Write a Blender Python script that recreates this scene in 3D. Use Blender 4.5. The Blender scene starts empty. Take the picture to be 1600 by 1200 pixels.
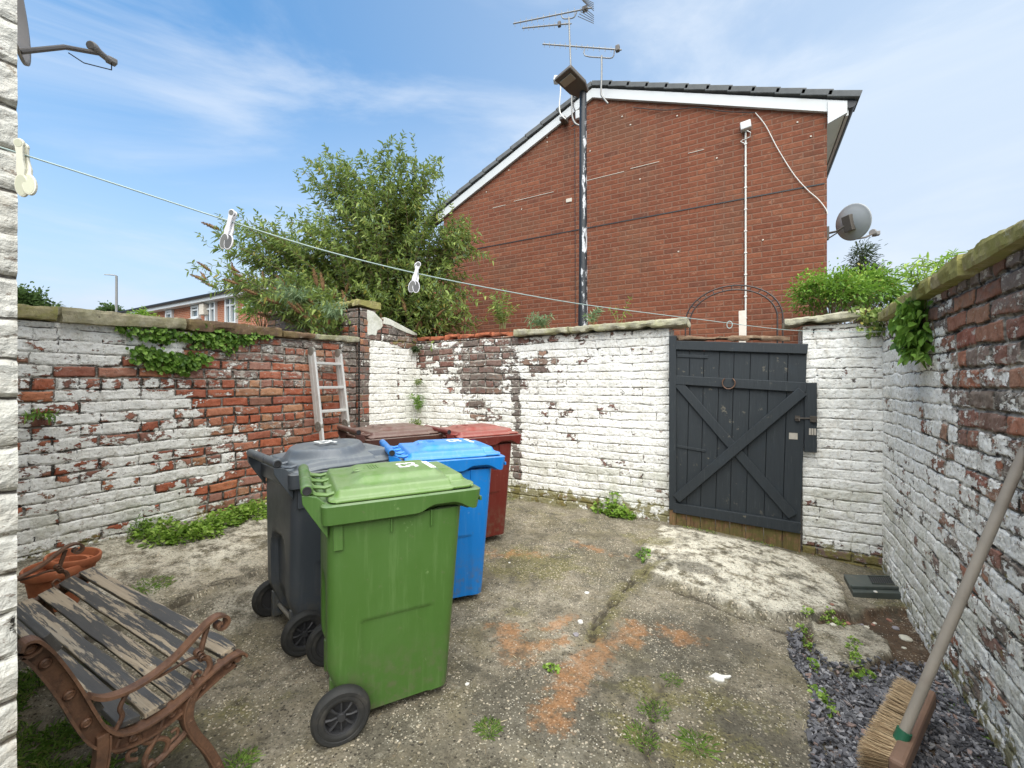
import bpy, math, random
import numpy as np
from mathutils import Vector, Matrix, Euler, noise as mnoise
random.seed(7); rng = np.random.default_rng(7)
SC = bpy.context.scene
COL = SC.collection
# ------------------------------------------------------------------ camera, sky, sun, exposure
CAM_H, FPX, YAW = 1.4, 660.0, math.radians(29.2)
cam_d = bpy.data.cameras.new('camera'); cam = bpy.data.objects.new('camera', cam_d); COL.objects.link(cam)
cam.location = (0, 0, CAM_H); cam.rotation_euler = (math.pi/2, 0, YAW)
cam_d.sensor_width = 36; cam_d.lens = 36*FPX/1600; cam_d.clip_start = 0.02; cam_d.clip_end = 2000
SC.camera = cam
SC.render.resolution_x, SC.render.resolution_y = 1024, 768
SC.view_settings.view_transform = 'Standard'; SC.view_settings.look = 'None'
SC.view_settings.exposure = 1.13; SC.view_settings.gamma = 1
SUN_EL, SUN_AZ = math.radians(60), math.radians(150)      # azimuth clockwise from +Y
w = bpy.data.worlds.new('World'); SC.world = w; w.use_nodes = True
nt = w.node_tree; nt.nodes.clear()
def wn(t, **k):
    n = nt.nodes.new(t)
    for a, b in k.items(): setattr(n, a, b)
    return n
sky = wn('ShaderNodeTexSky', sky_type='NISHITA'); sky.sun_disc = False
sky.sun_elevation = SUN_EL; sky.sun_rotation = SUN_AZ; sky.air_density = 1.0; sky.dust_density = 0.6; sky.ozone_density = 1.6
tc = wn('ShaderNodeTexCoord')
mp = wn('ShaderNodeMapping'); mp.inputs['Scale'].default_value = (1.0, 1.0, 3.4); mp.inputs['Rotation'].default_value = (0.15, 0.1, 0.5)
nz = wn('ShaderNodeTexNoise'); nz.inputs['Scale'].default_value = 1.7; nz.inputs['Detail'].default_value = 7; nz.inputs['Roughness'].default_value = 0.58; nz.inputs['Distortion'].default_value = 0.5
rp = wn('ShaderNodeMapRange'); rp.inputs[1].default_value = 0.43; rp.inputs[2].default_value = 0.80; rp.inputs[3].default_value = 0.0; rp.inputs[4].default_value = 0.8; rp.interpolation_type = 'SMOOTHSTEP'
sx = wn('ShaderNodeSeparateXYZ')
# more veil low down and towards the right of the yard
hz = wn('ShaderNodeMapRange'); hz.inputs[1].default_value = 0.56; hz.inputs[2].default_value = 0.12; hz.inputs[3].default_value = 0.0; hz.inputs[4].default_value = 0.92
vx = wn('ShaderNodeVectorMath', operation='DOT_PRODUCT'); vx.inputs[1].default_value = (0.93, 0.36, 0)
vr = wn('ShaderNodeMapRange'); vr.inputs[1].default_value = -0.70; vr.inputs[2].default_value = 0.50; vr.inputs[3].default_value = 0.0; vr.inputs[4].default_value = 0.80
ad = wn('ShaderNodeMath', operation='ADD'); ad2 = wn('ShaderNodeMath', operation='ADD'); ad2.use_clamp = True
bg = wn('ShaderNodeBackground'); bg.inputs[1].default_value = 0.125
mx = wn('ShaderNodeMix', data_type='RGBA'); mx.inputs[7].default_value = (2.5, 3.0, 3.65, 1)
mc = wn('ShaderNodeMix', data_type='RGBA', blend_type='MULTIPLY'); mc.inputs[0].default_value = 1; mc.inputs[7].default_value = (.33, .78, .96, 1)
out = wn('ShaderNodeOutputWorld')
L = nt.links.new
L(tc.outputs['Generated'], mp.inputs[0]); L(mp.outputs[0], nz.inputs['Vector']); L(nz.outputs[0], rp.inputs[0])
L(tc.outputs['Generated'], sx.inputs[0]); L(sx.outputs[2], hz.inputs[0]); L(tc.outputs['Generated'], vx.inputs[0]); L(vx.outputs['Value'], vr.inputs[0])
L(hz.outputs[0], ad.inputs[0]); L(vr.outputs[0], ad.inputs[1])
mm = wn('ShaderNodeMath', operation='MULTIPLY'); L(rp.outputs[0], mm.inputs[0]); mm.inputs[1].default_value = 0.45
L(ad.outputs[0], ad2.inputs[0]); L(mm.outputs[0], ad2.inputs[1])
mw = wn('ShaderNodeMix', data_type='RGBA'); mw.inputs[7].default_value = (3.55, 3.75, 4.05, 1); mk = wn('ShaderNodeMath', operation='MULTIPLY'); mk.inputs[1].default_value = 0.55; L(rp.outputs[0], mk.inputs[0]); L(mk.outputs[0], mw.inputs[0])
L(sky.outputs[0], mc.inputs[6]); L(mc.outputs[2], mx.inputs[6]); L(ad2.outputs[0], mx.inputs[0]); L(mx.outputs[2], mw.inputs[6]); L(mw.outputs[2], bg.inputs[0]); L(bg.outputs[0], out.inputs[0])
sl = bpy.data.lights.new('sun', 'SUN'); sl.energy = 3.9; sl.angle = math.radians(84); sl.color = (1, .955, .875)
so = bpy.data.objects.new('sun', sl); COL.objects.link(so)
sd = Vector((math.sin(SUN_AZ)*math.cos(SUN_EL), math.cos(SUN_AZ)*math.cos(SUN_EL), math.sin(SUN_EL)))
so.rotation_euler = sd.to_track_quat('Z', 'Y').to_euler(); so.location = sd*30

# ------------------------------------------------------------------ helpers
CY, SY = math.cos(YAW), math.sin(YAW)
def ray(px, py):
    c = (px-800)/FPX
    return (-SY+c*CY, CY+c*SY, (600-py)/FPX)
def atX(px, py, X): r = ray(px, py); t = X/r[0]; return Vector((X, r[1]*t, CAM_H+r[2]*t))
def atY(px, py, Y): r = ray(px, py); t = Y/r[1]; return Vector((r[0]*t, Y, CAM_H+r[2]*t))
def atZ(px, py, Z=0.0): r = ray(px, py); t = (Z-CAM_H)/r[2]; return Vector((r[0]*t, r[1]*t, Z))
def atD(px, py, d): r = ray(px, py); return Vector((r[0]*d, r[1]*d, CAM_H+r[2]*d))

def tag(o, label=None, cat=None, group=None, kind=None):
    if label: o['label'] = label
    if cat: o['category'] = cat
    if group: o['group'] = group
    if kind: o['kind'] = kind
    return o
def thing(name, label, cat, loc=(0, 0, 0), rz=0.0, group=None):
    o = bpy.data.objects.new(name, None); o.empty_display_size = .1; COL.objects.link(o)
    o.location = loc; o.rotation_euler = (0, 0, rz)
    return tag(o, label, cat, group)
def copy_tree(o, parent=None):
    c = o.copy(); COL.objects.link(c); c.parent = parent
    for ch in list(o.children): copy_tree(ch, c)
    return c

class MB:
    def __init__(s): s.v = []; s.f = []; s.sm = []; s.g = []
    def add(s, vs, fs, smooth=False):
        n = len(s.v); s.g.append((n, len(vs), len(s.f), len(fs))); s.v += [tuple(x) for x in vs]; s.f += [tuple(i+n for i in f) for f in fs]; s.sm += [smooth]*len(fs); return s
    def box(s, c, d, rot=None, smooth=False):
        R = rot if isinstance(rot, Matrix) else (Euler(rot).to_matrix() if rot else Matrix.Identity(3))
        c = Vector(c); vs = [c + R @ Vector((x*d[0]/2, y*d[1]/2, z*d[2]/2)) for x in (-1, 1) for y in (-1, 1) for z in (-1, 1)]
        return s.add(vs, [(0,1,3,2),(4,6,7,5),(0,4,5,1),(2,3,7,6),(0,2,6,4),(1,5,7,3)], smooth)
    def bar(s, a, b, w, t, up=(0, 0, 1)):
        a = Vector(a); b = Vector(b); d = (b-a); l = d.length; d.normalize(); u = Vector(up)
        x = d.cross(u); x = x.normalized() if x.length > 1e-6 else Vector((1, 0, 0)); z = x.cross(d)
        R = Matrix((x, d, z)).transposed(); return s.box((a+b)/2, (w, l, t), R)
    def tube(s, pts, r, n=8, cap=True, flat=1.0, up=None):
        pts = [Vector(p) for p in pts]; rs = r if isinstance(r, (list, tuple)) else [r]*len(pts)
        rings = []; prev = None
        for i, p in enumerate(pts):
            d = (pts[min(i+1, len(pts)-1)]-pts[max(i-1, 0)])
            d = d.normalized() if d.length > 1e-9 else Vector((0, 0, 1))
            if prev is None:
                u = Vector(up) if up else (Vector((0, 0, 1)) if abs(d.z) < .9 else Vector((1, 0, 0)))
                x = d.cross(u).normalized()
            else:
                x = prev - d*prev.dot(d); x = x.normalized() if x.length > 1e-6 else prev
            prev = x; y = x.cross(d)
            rings.append([p + x*(math.cos(2*math.pi*k/n)*rs[i]) + y*(math.sin(2*math.pi*k/n)*rs[i]*flat) for k in range(n)])
        vs = [q for rg in rings for q in rg]; fs = []
        for i in range(len(pts)-1):
            for k in range(n):
                a = i*n+k; b = i*n+(k+1) % n; fs.append((a, b, b+n, a+n))
        if cap: fs += [tuple(range(n-1, -1, -1)), tuple((len(pts)-1)*n+k for k in range(n))]
        return s.add(vs, fs, True)
    def lathe(s, prof, n=32, c=(0, 0, 0), axis='Z', closed=False):
        vs = []; c = Vector(c)
        for (r, z) in prof:
            for k in range(n):
                a = 2*math.pi*k/n; p = (r*math.cos(a), r*math.sin(a), z)
                if axis == 'X': p = (z, p[0], p[1])
                if axis == 'Y': p = (p[0], z, p[1])
                vs.append(c+Vector(p))
        fs = []
        m = len(prof)
        for i in range(m if closed else m-1):
            j = (i+1) % m
            for k in range(n): fs.append((i*n+k, i*n+(k+1) % n, j*n+(k+1) % n, j*n+k))
        return s.add(vs, fs, True)
    def prism(s, poly, h0, h1, M=None):
        n = len(poly); vs = [Vector((x, y, h0)) for x, y in poly]+[Vector((x, y, h1)) for x, y in poly]
        if M is not None: vs = [M @ v for v in vs]
        fs = [tuple(range(n-1, -1, -1)), tuple(range(n, 2*n))]+[(i, (i+1) % n, n+(i+1) % n, n+i) for i in range(n)]
        return s.add(vs, fs)
    def ribbon(s, pts, w, t, plane='YZ', x0=0.0):
        """strip of width w along X following (y,z) points, thickness t"""
        P = [Vector((0, a, b)) for a, b in pts]; n = len(P); vs = []
        for i, p in enumerate(P):
            d = (P[min(i+1, n-1)]-P[max(i-1, 0)]).normalized(); nn = Vector((0, -d.z, d.y))
            tt = t[i] if isinstance(t, (list, tuple)) else t
            for sx_, sn in ((-1, -1), (1, -1), (1, 1), (-1, 1)):
                vs.append(p + Vector((x0+sx_*w/2, 0, 0)) + nn*(sn*tt/2))
        fs = []
        for i in range(n-1):
            for k in range(4): a = 4*i+k; b = 4*i+(k+1) % 4; fs.append((a, b, b+4, a+4))
        fs += [(3, 2, 1, 0), tuple(4*(n-1)+k for k in range(4))]
        return s.add(vs, fs)
    def loft(s, rings, cap=True, smooth=True):
        n = len(rings[0]); vs = [p for r in rings for p in r]; fs = []
        for i in range(len(rings)-1):
            for k in range(n): fs.append((i*n+k, i*n+(k+1) % n, (i+1)*n+(k+1) % n, (i+1)*n+k))
        s.add(vs, fs, smooth)
        if cap: s.add([], [])
        if cap:
            m = len(s.v)-len(vs); s.f += [tuple(m+k for k in range(n-1, -1, -1)), tuple(m+(len(rings)-1)*n+k for k in range(n))]; s.sm += [False, False]
        return s
    def build_each(s, name, mat, parent=None, **k):
        for (v0, nv_, f0, nf_) in s.g:
            if not nv_: continue
            c = MB(); c.add(s.v[v0:v0+nv_], [tuple(i-v0 for i in f) for f in s.f[f0:f0+nf_]]); c.sm = s.sm[f0:f0+nf_]; c.build(name, mat, parent, **k)
    def build(s, name, mat, parent=None, loc=None, bevel=0, smooth=None, rot=None):
        me = bpy.data.meshes.new(name); me.from_pydata(s.v, [], s.f)
        sm = s.sm if smooth is None else [smooth]*len(s.f)
        me.polygons.foreach_set('use_smooth', sm)
        me.update()
        if any(sm): me.set_sharp_from_angle(angle=math.radians(38))
        o = bpy.data.objects.new(name, me); COL.objects.link(o)
        if mat: me.materials.append(mat)
        if parent is not None: o.parent = parent
        if loc is not None: o.location = loc
        if rot is not None: o.rotation_euler = rot
        if bevel:
            m = o.modifiers.new('bevel', 'BEVEL'); m.width = bevel; m.segments = 2; m.limit_method = 'ANGLE'; m.angle_limit = math.radians(40)
        return o

def np_mesh(name, V, F, mat, parent=None, attrs=None, smooth=False, uv=None):
    """V (n,3), F (m,k) numpy"""
    me = bpy.data.meshes.new(name); V = np.asarray(V, dtype=np.float32); F = np.asarray(F, dtype=np.int32)
    me.vertices.add(len(V)); me.vertices.foreach_set('co', V.ravel())
    k = F.shape[1]; me.loops.add(F.size); me.loops.foreach_set('vertex_index', F.ravel())
    me.polygons.add(len(F)); me.polygons.foreach_set('loop_start', np.arange(0, F.size, k, dtype=np.int32))
    try: me.polygons.foreach_set('loop_total', np.full(len(F), k, dtype=np.int32))
    except Exception: pass
    me.update(calc_edges=True)
    me.polygons.foreach_set('use_smooth', np.full(len(F), smooth))
    if uv is not None:
        l = me.uv_layers.new(name='UVMap'); l.data.foreach_set('uv', np.asarray(uv, dtype=np.float32)[F.ravel()].ravel())
    for a, arr in (attrs or {}).items():
        at = me.attributes.new(a, 'FLOAT', 'POINT'); at.data.foreach_set('value', np.asarray(arr, dtype=np.float32))
    me.validate()
    o = bpy.data.objects.new(name, me); COL.objects.link(o)
    if mat: me.materials.append(mat)
    if parent is not None: o.parent = parent
    return o

def grid_faces(nu, nv):
    i = np.arange(nu-1)[:, None]*nv + np.arange(nv-1)[None, :]; i = i.ravel()
    return np.stack([i, i+nv, i+nv+1, i+1], 1)
def sstep(a, b, x):
    t = np.clip((x-a)/(b-a), 0, 1); return t*t*(3-2*t)
# value noise in numpy (2D / 3D smooth)
def vnoise(x, y, s=1.0, seed=0):
    x = np.asarray(x)*s+seed*17.31; y = np.asarray(y)*s+seed*9.7
    xi = np.floor(x).astype(np.int64); yi = np.floor(y).astype(np.int64); fx = x-xi; fy = y-yi
    def h(a, b):
        v = np.sin(a*127.1+b*311.7+seed*74.7)*43758.5453; return v-np.floor(v)
    u = fx*fx*(3-2*fx); v = fy*fy*(3-2*fy)
    return (h(xi, yi)*(1-u)+h(xi+1, yi)*u)*(1-v)+(h(xi, yi+1)*(1-u)+h(xi+1, yi+1)*u)*v
def fbm(x, y, s=1.0, o=4, seed=0):
    r = 0; a = .5; t = 0
    for i in range(o): r = r+a*vnoise(x, y, s*2**i, seed+i*3); t += a; a *= .55
    return r/t

# ------------------------------------------------------------------ node expression helper
class NT:
    def __init__(s, name):
        s.m = bpy.data.materials.new(name); s.m.use_nodes = True; s.t = s.m.node_tree; s.t.nodes.clear()
        s.out = s.n('ShaderNodeOutputMaterial')
    def n(s, t, **k):
        x = s.t.nodes.new(t)
        for a, b in k.items(): setattr(x, a, b)
        return x
    def put(s, sock, v):
        if isinstance(v, E_): s.t.links.new(v.s, sock)
        elif isinstance(v, (tuple, list)) and len(v) == 3 and sock.type == 'RGBA': sock.default_value = (*v, 1)
        else: sock.default_value = v
    def math(s, op, *a, clamp=False):
        x = s.n('ShaderNodeMath', operation=op); x.use_clamp = clamp
        for i, v in enumerate(a): s.put(x.inputs[i], v)
        return E_(s, x.outputs[0])
    def attr(s, name, out='Fac'): return E_(s, s.n('ShaderNodeAttribute', attribute_name=name).outputs[out])
    def tex(s, out='Object'): return E_(s, s.n('ShaderNodeTexCoord').outputs[out])
    def noise(s, vec, scale, detail=4, rough=.5, dist=0, out=0, con=1):
        x = s.n('ShaderNodeTexNoise'); s.put(x.inputs['Vector'], vec); x.inputs['Scale'].default_value = scale
        x.inputs['Detail'].default_value = detail; x.inputs['Roughness'].default_value = rough; x.inputs['Distortion'].default_value = dist
        e = E_(s, x.outputs[out])
        return e if con == 1 else (e-.5)*con+.5
    def voro(s, vec, scale, feature='F1', out='Distance', rnd=1):
        x = s.n('ShaderNodeTexVoronoi', feature=feature); s.put(x.inputs['Vector'], vec); x.inputs['Scale'].default_value = scale; x.inputs['Randomness'].default_value = rnd
        return E_(s, x.outputs[out])
    def vec(s, x, y, z):
        c = s.n('ShaderNodeCombineXYZ'); [s.put(c.inputs[i], v) for i, v in enumerate((x, y, z))]; return E_(s, c.outputs[0])
    def sep(s, v):
        c = s.n('ShaderNodeSeparateXYZ'); s.put(c.inputs[0], v); return [E_(s, c.outputs[i]) for i in range(3)]
    def vmap(s, v, scale=(1, 1, 1), loc=(0, 0, 0), rot=(0, 0, 0)):
        c = s.n('ShaderNodeMapping'); s.put(c.inputs[0], v); c.inputs['Scale'].default_value = scale; c.inputs['Location'].default_value = loc; c.inputs['Rotation'].default_value = rot
        return E_(s, c.outputs[0])
    def white(s, v, out='Value'):
        c = s.n('ShaderNodeTexWhiteNoise', noise_dimensions='3D'); s.put(c.inputs['Vector'], v); return E_(s, c.outputs[out])
    def ss(s, a, b, x, lo=0.0, hi=1.0):
        c = s.n('ShaderNodeMapRange', interpolation_type='SMOOTHSTEP'); s.put(c.inputs[0], x); s.put(c.inputs[1], a); s.put(c.inputs[2], b)
        c.inputs[3].default_value = lo; c.inputs[4].default_value = hi; return E_(s, c.outputs[0])
    def mix(s, f, a, b, blend='MIX'):
        c = s.n('ShaderNodeMix', data_type='RGBA', blend_type=blend); s.put(c.inputs[0], f); s.put(c.inputs[6], a); s.put(c.inputs[7], b); return E_(s, c.outputs[2])
    def ramp(s, f, stops, interp='LINEAR'):
        c = s.n('ShaderNodeValToRGB'); s.put(c.inputs[0], f); cr = c.color_ramp; cr.interpolation = interp
        while len(cr.elements) < len(stops): cr.elements.new(.5)
        for e, (p, col) in zip(cr.elements, stops): e.position = p; e.color = (*col, 1)
        return E_(s, c.outputs[0])
    def mul(s, col, f): return s.mix(1.0, col, s.vec(f, f, f) if isinstance(f, E_) else (f, f, f, 1), 'MULTIPLY')
    def finish(s, col, rough=.8, bump=None, bstr=.5, bdist=.01, metal=0, spec=.5, disp=None, trans=0, coat=0):
        b = s.n('ShaderNodeBsdfPrincipled'); s.put(b.inputs['Base Color'], col); s.put(b.inputs['Roughness'], rough); s.put(b.inputs['Metallic'], metal)
        s.put(b.inputs['Specular IOR Level'], spec)
        if coat: b.inputs['Coat Weight'].default_value = coat
        if bump is not None:
            u = s.n('ShaderNodeBump'); u.inputs['Strength'].default_value = bstr; u.inputs['Distance'].default_value = bdist
            s.put(u.inputs['Height'], bump); s.t.links.new(u.outputs[0], b.inputs['Normal'])
        sh = b.outputs[0]
        if trans:
            tr = s.n('ShaderNodeBsdfTranslucent'); s.put(tr.inputs[0], col); ms = s.n('ShaderNodeMixShader'); ms.inputs[0].default_value = trans
            s.t.links.new(sh, ms.inputs[1]); s.t.links.new(tr.outputs[0], ms.inputs[2]); sh = ms.outputs[0]
        s.t.links.new(sh, s.out.inputs[0])
        if disp is not None:
            d = s.n('ShaderNodeDisplacement'); d.inputs['Midlevel'].default_value = 0; d.inputs['Scale'].default_value = 1; s.put(d.inputs['Height'], disp)
            s.t.links.new(d.outputs[0], s.out.inputs[2]); s.m.displacement_method = 'BOTH'
        return s.m
class E_:
    def __init__(s, nt, sock): s.nt = nt; s.s = sock
    def _b(s, op, o, r=False): return s.nt.math(op, o, s) if r else s.nt.math(op, s, o)
    def __add__(s, o): return s._b('ADD', o)
    __radd__ = __add__
    def __sub__(s, o): return s._b('SUBTRACT', o)
    def __rsub__(s, o): return s._b('SUBTRACT', o, True)
    def __mul__(s, o): return s._b('MULTIPLY', o)
    __rmul__ = __mul__
    def __truediv__(s, o): return s._b('DIVIDE', o)
    def floor(s): return s.nt.math('FLOOR', s)
    def frac(s): return s.nt.math('FRACT', s)
    def min(s, o): return s._b('MINIMUM', o)
    def max(s, o): return s._b('MAXIMUM', o)
    def clamp(s): return s.nt.math('ADD', s, 0.0, clamp=True)

def simple(name, col, rough=.6, metal=0, noise=0.0, nscale=20, bstr=0, spec=.5, dirt=None, dscale=6, damt=.5, coat=0):
    t = NT(name); o = t.tex('Object'); c = t.mix(0, (*col, 1), (*col, 1))
    if noise:
        n = t.noise(o, nscale, 5, .6); c = t.mix(n, tuple(x*(1-noise) for x in col), tuple(min(1, x*(1+noise)) for x in col))
    if dirt:
        d = t.ss(.5, .75, t.noise(o, dscale, 7, .65)); c = t.mix(d*damt, c, dirt)
    return t.finish(c, rough, bump=(t.noise(o, nscale*2, 5, .6) if bstr else None), bstr=bstr, bdist=.004, metal=metal, spec=spec, coat=coat)
# ------------------------------------------------------------------ materials
def brick_mat(name, stops, W=.235, h=.085, m=.011, md=(.05, .042, .035), ml=(.5, .46, .4), irr=1.0, depth=1.0, egb=4, seed=0.0, painted=True, disp=True, paintcol=(.84, .825, .775), roughness=.88, tone=1.0):
    t = NT(name); uv = t.sep(t.tex('UV')); x, y = uv[0], uv[1]
    p = t.vec(x, y, seed)
    n1 = t.noise(p, 4.5, 3, .6)-.5; n2 = t.noise(t.vmap(p, loc=(7, 3, 1)), 4.0, 3, .6)-.5
    xx = x+n1*(.05*irr)+100.0; yy = y+n2*(.045*irr)+17.0*h*egb
    r = yy/h; row = r.floor(); fv = r.frac()
    hdr = t.math('LESS_THAN', (row/float(egb)+.01).frac(), .9/egb)
    bw = W*(1-hdr*.5)
    cu = xx/bw+row*.5+t.white(t.vec(row, seed+.5, 3.1))*(.22*irr)
    col = cu.floor(); fu = cu.frac(); rid = t.vec(col, row, seed+hdr*7.0)
    rnd = t.white(rid); rnd2 = t.white(t.vec(col, row, seed+11.3))
    du = fu.min(1-fu)*bw; dv = fv.min(1-fv)*h; d = du.min(dv)
    en = t.noise(p, 55, 3, .6)-.5
    d2 = d+en*(.008*irr)
    brick = t.ss(m/2, m/2+.004, d2)
    fine = t.noise(p, 70, 4, .65, con=1.6); med = t.noise(p, 18, 5, .62, con=1.8); big = t.noise(p, 2.2, 4, .6)
    c = t.ramp(rnd, stops)
    c = t.mul(c, .62+med*.55+fine*.22)
    if painted:
        soot = t.attr('soot'); lime = t.attr('lime'); P = t.attr('paint'); moss = t.attr('moss')
        sn = (soot*1.15+(med-.5)*.8+(rnd2-.5)*.7).clamp()
        c = t.mix(t.ss(.25, .75, sn), c, t.mix(rnd2, (.075, .068, .062), (.17, .13, .115)))
        sc = t.noise(t.vmap(p, scale=(1, 1.6, 1)), 17, 9, .74, con=2.2)
        c = t.mix(t.ss(-.03, .05, sc-(.86-lime*.44)+(rnd2-.5)*.24)*.8, c, (.50, .47, .41))
        c = t.mix((lime*.62*med).clamp(), c, (.42, .37, .31)); mc = t.mix((lime*1.3+(med-.5)*.9).clamp(), md, ml)
    else:
        mc = t.mix(med, ml, tuple(v*.75 for v in ml))
        c = t.mix(t.ss(.48, .72, t.noise(p, .9, 7, .68, con=1.4))*.40, c, (.13, .075, .045))
        c = t.mix(t.ss(.55, .78, t.noise(t.vmap(p, scale=(2.2, .22, 1)), 1.5, 6, .7, con=1.5))*.38, c, (.085, .05, .035))
        c = t.mix(t.ss(.60, .66, t.noise(p, 13, 8, .75, con=1.4))*.35, c, (.34, .20, .13))
    if painted:
        vd = t.ss(.46, .60, t.noise(t.vmap(p, scale=(1, 2, 1), loc=(1, 5, 0)), 6, 6, .7, con=1.5)); mc = t.mix(vd*.85, mc, (.018, .015, .012))
    c = t.mix(brick, mc, c)
    if painted: c = t.mix(t.ss(.60, .72, t.noise(p, 34, 6, .75, con=1.5))*.45, c, (.05, .04, .032))
    prof = t.ss(0, .015, d2)
    hb = prof*(.011*depth)+rnd*(.004*irr*depth)+fine*.002+med*.004*irr
    rough = .88
    if painted:
        pn = t.noise(t.vmap(p, scale=(1, 1.5, 1)), 9, 11, .70, con=2.3)*.72+t.noise(p, 2.6, 4, .6, con=2.2)*.28+(rnd2-.5)*.32-(1-brick)*.07
        mask = t.ss(-.012, .015, pn-(.90-P*.80))
        fk = t.ss(.02, .05, t.noise(t.vmap(p, scale=(1, 1.4, 1), loc=(4, 2, 0)), 30, 8, .74, con=2.3)-(.56+P*.36))
        mask = mask*(1-fk)
        crk = t.ss(.0045, .0012, dv+en*.004)*t.ss(.42, .54, t.noise(t.vmap(p, scale=(1, 3, 1)), 5, 5, .7))
        crv = t.ss(.004, .0012, du+en*.004)*t.ss(.55, .64, t.noise(t.vmap(p, loc=(3, 9, 0)), 6, 5, .7))
        crk = crk.max(crv)
        spk = t.ss(.60, .66, t.noise(t.vmap(p, scale=(1, 1.7, 1)), 34, 6, .72, con=1.3))
        st = t.noise(t.vmap(p, scale=(1, .35, 1)), 5, 6, .65)
        pc = t.mix(t.ss(.42, .72, st)*.38, paintcol, (.56, .55, .47))
        pc = t.mul(pc, .86+fine*.22)
        pc = t.mix(t.ss(.5, .62, t.noise(p, 26, 8, .7))*.22, pc, (.38, .33, .26))
        pc = t.mix(spk*.75, pc, (.16, .12, .09))
        pc = t.mix(crk*.92, pc, (.035, .028, .022))
        c = t.mul(c, 1-t.ss(-.11, 0, pn-(.90-P*.80))*.50)
        pc = t.mix(t.ss(.50, .66, t.noise(t.vmap(p, loc=(6, 1, 0), scale=(1, .7, 1)), 7, 9, .76, con=1.4))*.26, pc, (.34, .29, .21))
        pc = t.mix(t.ss(.62, .45, y)*t.ss(.40, .62, t.noise(p, 5, 8, .7, con=1.4))*.35, pc, (.26, .25, .13))
        c = t.mix(mask, c, pc)
        mn = t.noise(p, 13, 8, .70, con=2)
        c = t.mix(t.ss(-.06, .07, mn-(.86-moss*.52))*.85, c, t.mix(fine, (.10, .095, .02), (.24, .20, .07)))
        hp = prof*(.0030*depth)+rnd*(.003*irr*depth)+t.noise(p, 20, 6, .65, con=1.5)*.007*irr+fine*.0014+.0050*depth - crk*.005
        hh = hb*(1-mask)+hp*mask
    else: hh = hb
    hh = hh + (big-.5)*.02*irr
    if disp: return t.finish(c, rough, disp=hh, spec=.25)
    return t.finish(c, rough, bump=hh, bstr=.9, bdist=1.0, spec=.2)

RED = [(0, (.30, .065, .028)), (.25, (.40, .10, .04)), (.45, (.27, .07, .04)), (.6, (.46, .15, .06)), (.75, (.32, .14, .10)), (.88, (.20, .075, .05)), (1, (.42, .20, .10))]
DRK = [(0, (.14, .05, .035)), (.3, (.20, .085, .065)), (.5, (.10, .07, .06)), (.7, (.26, .10, .07)), (.85, (.09, .075, .07)), (1, (.30, .16, .10))]
MIX = [(0, (.26, .07, .04)), (.2, (.15, .075, .055)), (.4, (.38, .12, .055)), (.55, (.20, .125, .10)), (.7, (.10, .085, .07)), (.85, (.36, .16, .085)), (1, (.24, .085, .05))]
M = {}
M['brick_left'] = brick_mat('flaking_brick_left', RED, seed=1.0, depth=1.0)
M['brick_back'] = brick_mat('flaking_brick_back', DRK, seed=4.0, W=.24, depth=.8)
M['brick_right'] = brick_mat('flaking_brick_right', MIX, seed=8.0, W=.25, h=.092, m=.014, depth=1.15, irr=1.3)
M['brick_near'] = brick_mat('painted_brick_near', DRK, seed=13.0, W=.25, depth=1.0, irr=1.2, paintcol=(.56, .55, .50))
M['brick_old'] = brick_mat('old_brick', DRK, seed=15.0, depth=1.0, disp=False)
GB = [(0, (.14, .047, .026)), (.3, (.18, .062, .033)), (.6, (.157, .053, .029)), (.85, (.205, .074, .039)), (1, (.12, .045, .028))]
M['brick_gable'] = brick_mat('modern_brick', GB, W=.225, h=.075, m=.009, ml=(.205, .112, .075), irr=.12, depth=.35, egb=1000, painted=False, disp=False)
OB = [(0, (.33, .11, .055)), (.5, (.40, .14, .07)), (1, (.30, .10, .05))]
M['brick_far'] = brick_mat('far_brick', OB, W=.225, h=.075, m=.01, ml=(.5, .33, .24), irr=.1, depth=.3, egb=1000, painted=False, disp=False)

def stone_mat(name, a, b, moss=(.16, .15, .035), mamt=.5, lichen=True, sc=1.0):
    t = NT(name); o = t.tex('Object'); n = t.noise(o, 7*sc, 8, .68); f = t.noise(o, 60*sc, 5, .65)
    c = t.mix(t.ss(.3, .7, n), a, b); c = t.mul(c, .6+f*.75)
    c = t.mix(t.ss(.52-mamt*.25, .68-mamt*.2, t.noise(t.vmap(o, loc=(5, 1, 2)), 6*sc, 7, .66))*mamt*1.5, c, moss)
    if lichen: c = t.mix(t.ss(.63, .68, t.noise(o, 24*sc, 6, .7))*.7, c, (.45, .44, .33))
    c = t.mix(t.ss(.66, .72, t.noise(t.vmap(o, loc=(9, 4, 2)), 30*sc, 6, .7))*.8, c, (.05, .04, .03))
    return t.finish(c, .92, bump=n*.6+f*.4, bstr=.8, bdist=.012, spec=.2)
M['stone_pale'] = stone_mat('pale_coping_stone', (.34, .30, .20), (.42, .39, .27), mamt=.25)
M['stone_brown'] = stone_mat('brown_coping_stone', (.12, .08, .055), (.24, .16, .10), moss=(.20, .17, .05), mamt=.25)
M['stone_moss'] = stone_mat('mossy_coping_stone', (.40, .35, .20), (.30, .25, .13), moss=(.26, .25, .08), mamt=.6)
M['stone_grey'] = stone_mat('grey_coping_stone', (.33, .31, .23), (.42, .40, .30), moss=(.25, .25, .09), mamt=.32)
M['render'] = stone_mat('flaking_render', (.60, .60, .53), (.66, .66, .60), moss=(.36, .36, .25), mamt=.25, lichen=False)

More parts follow.
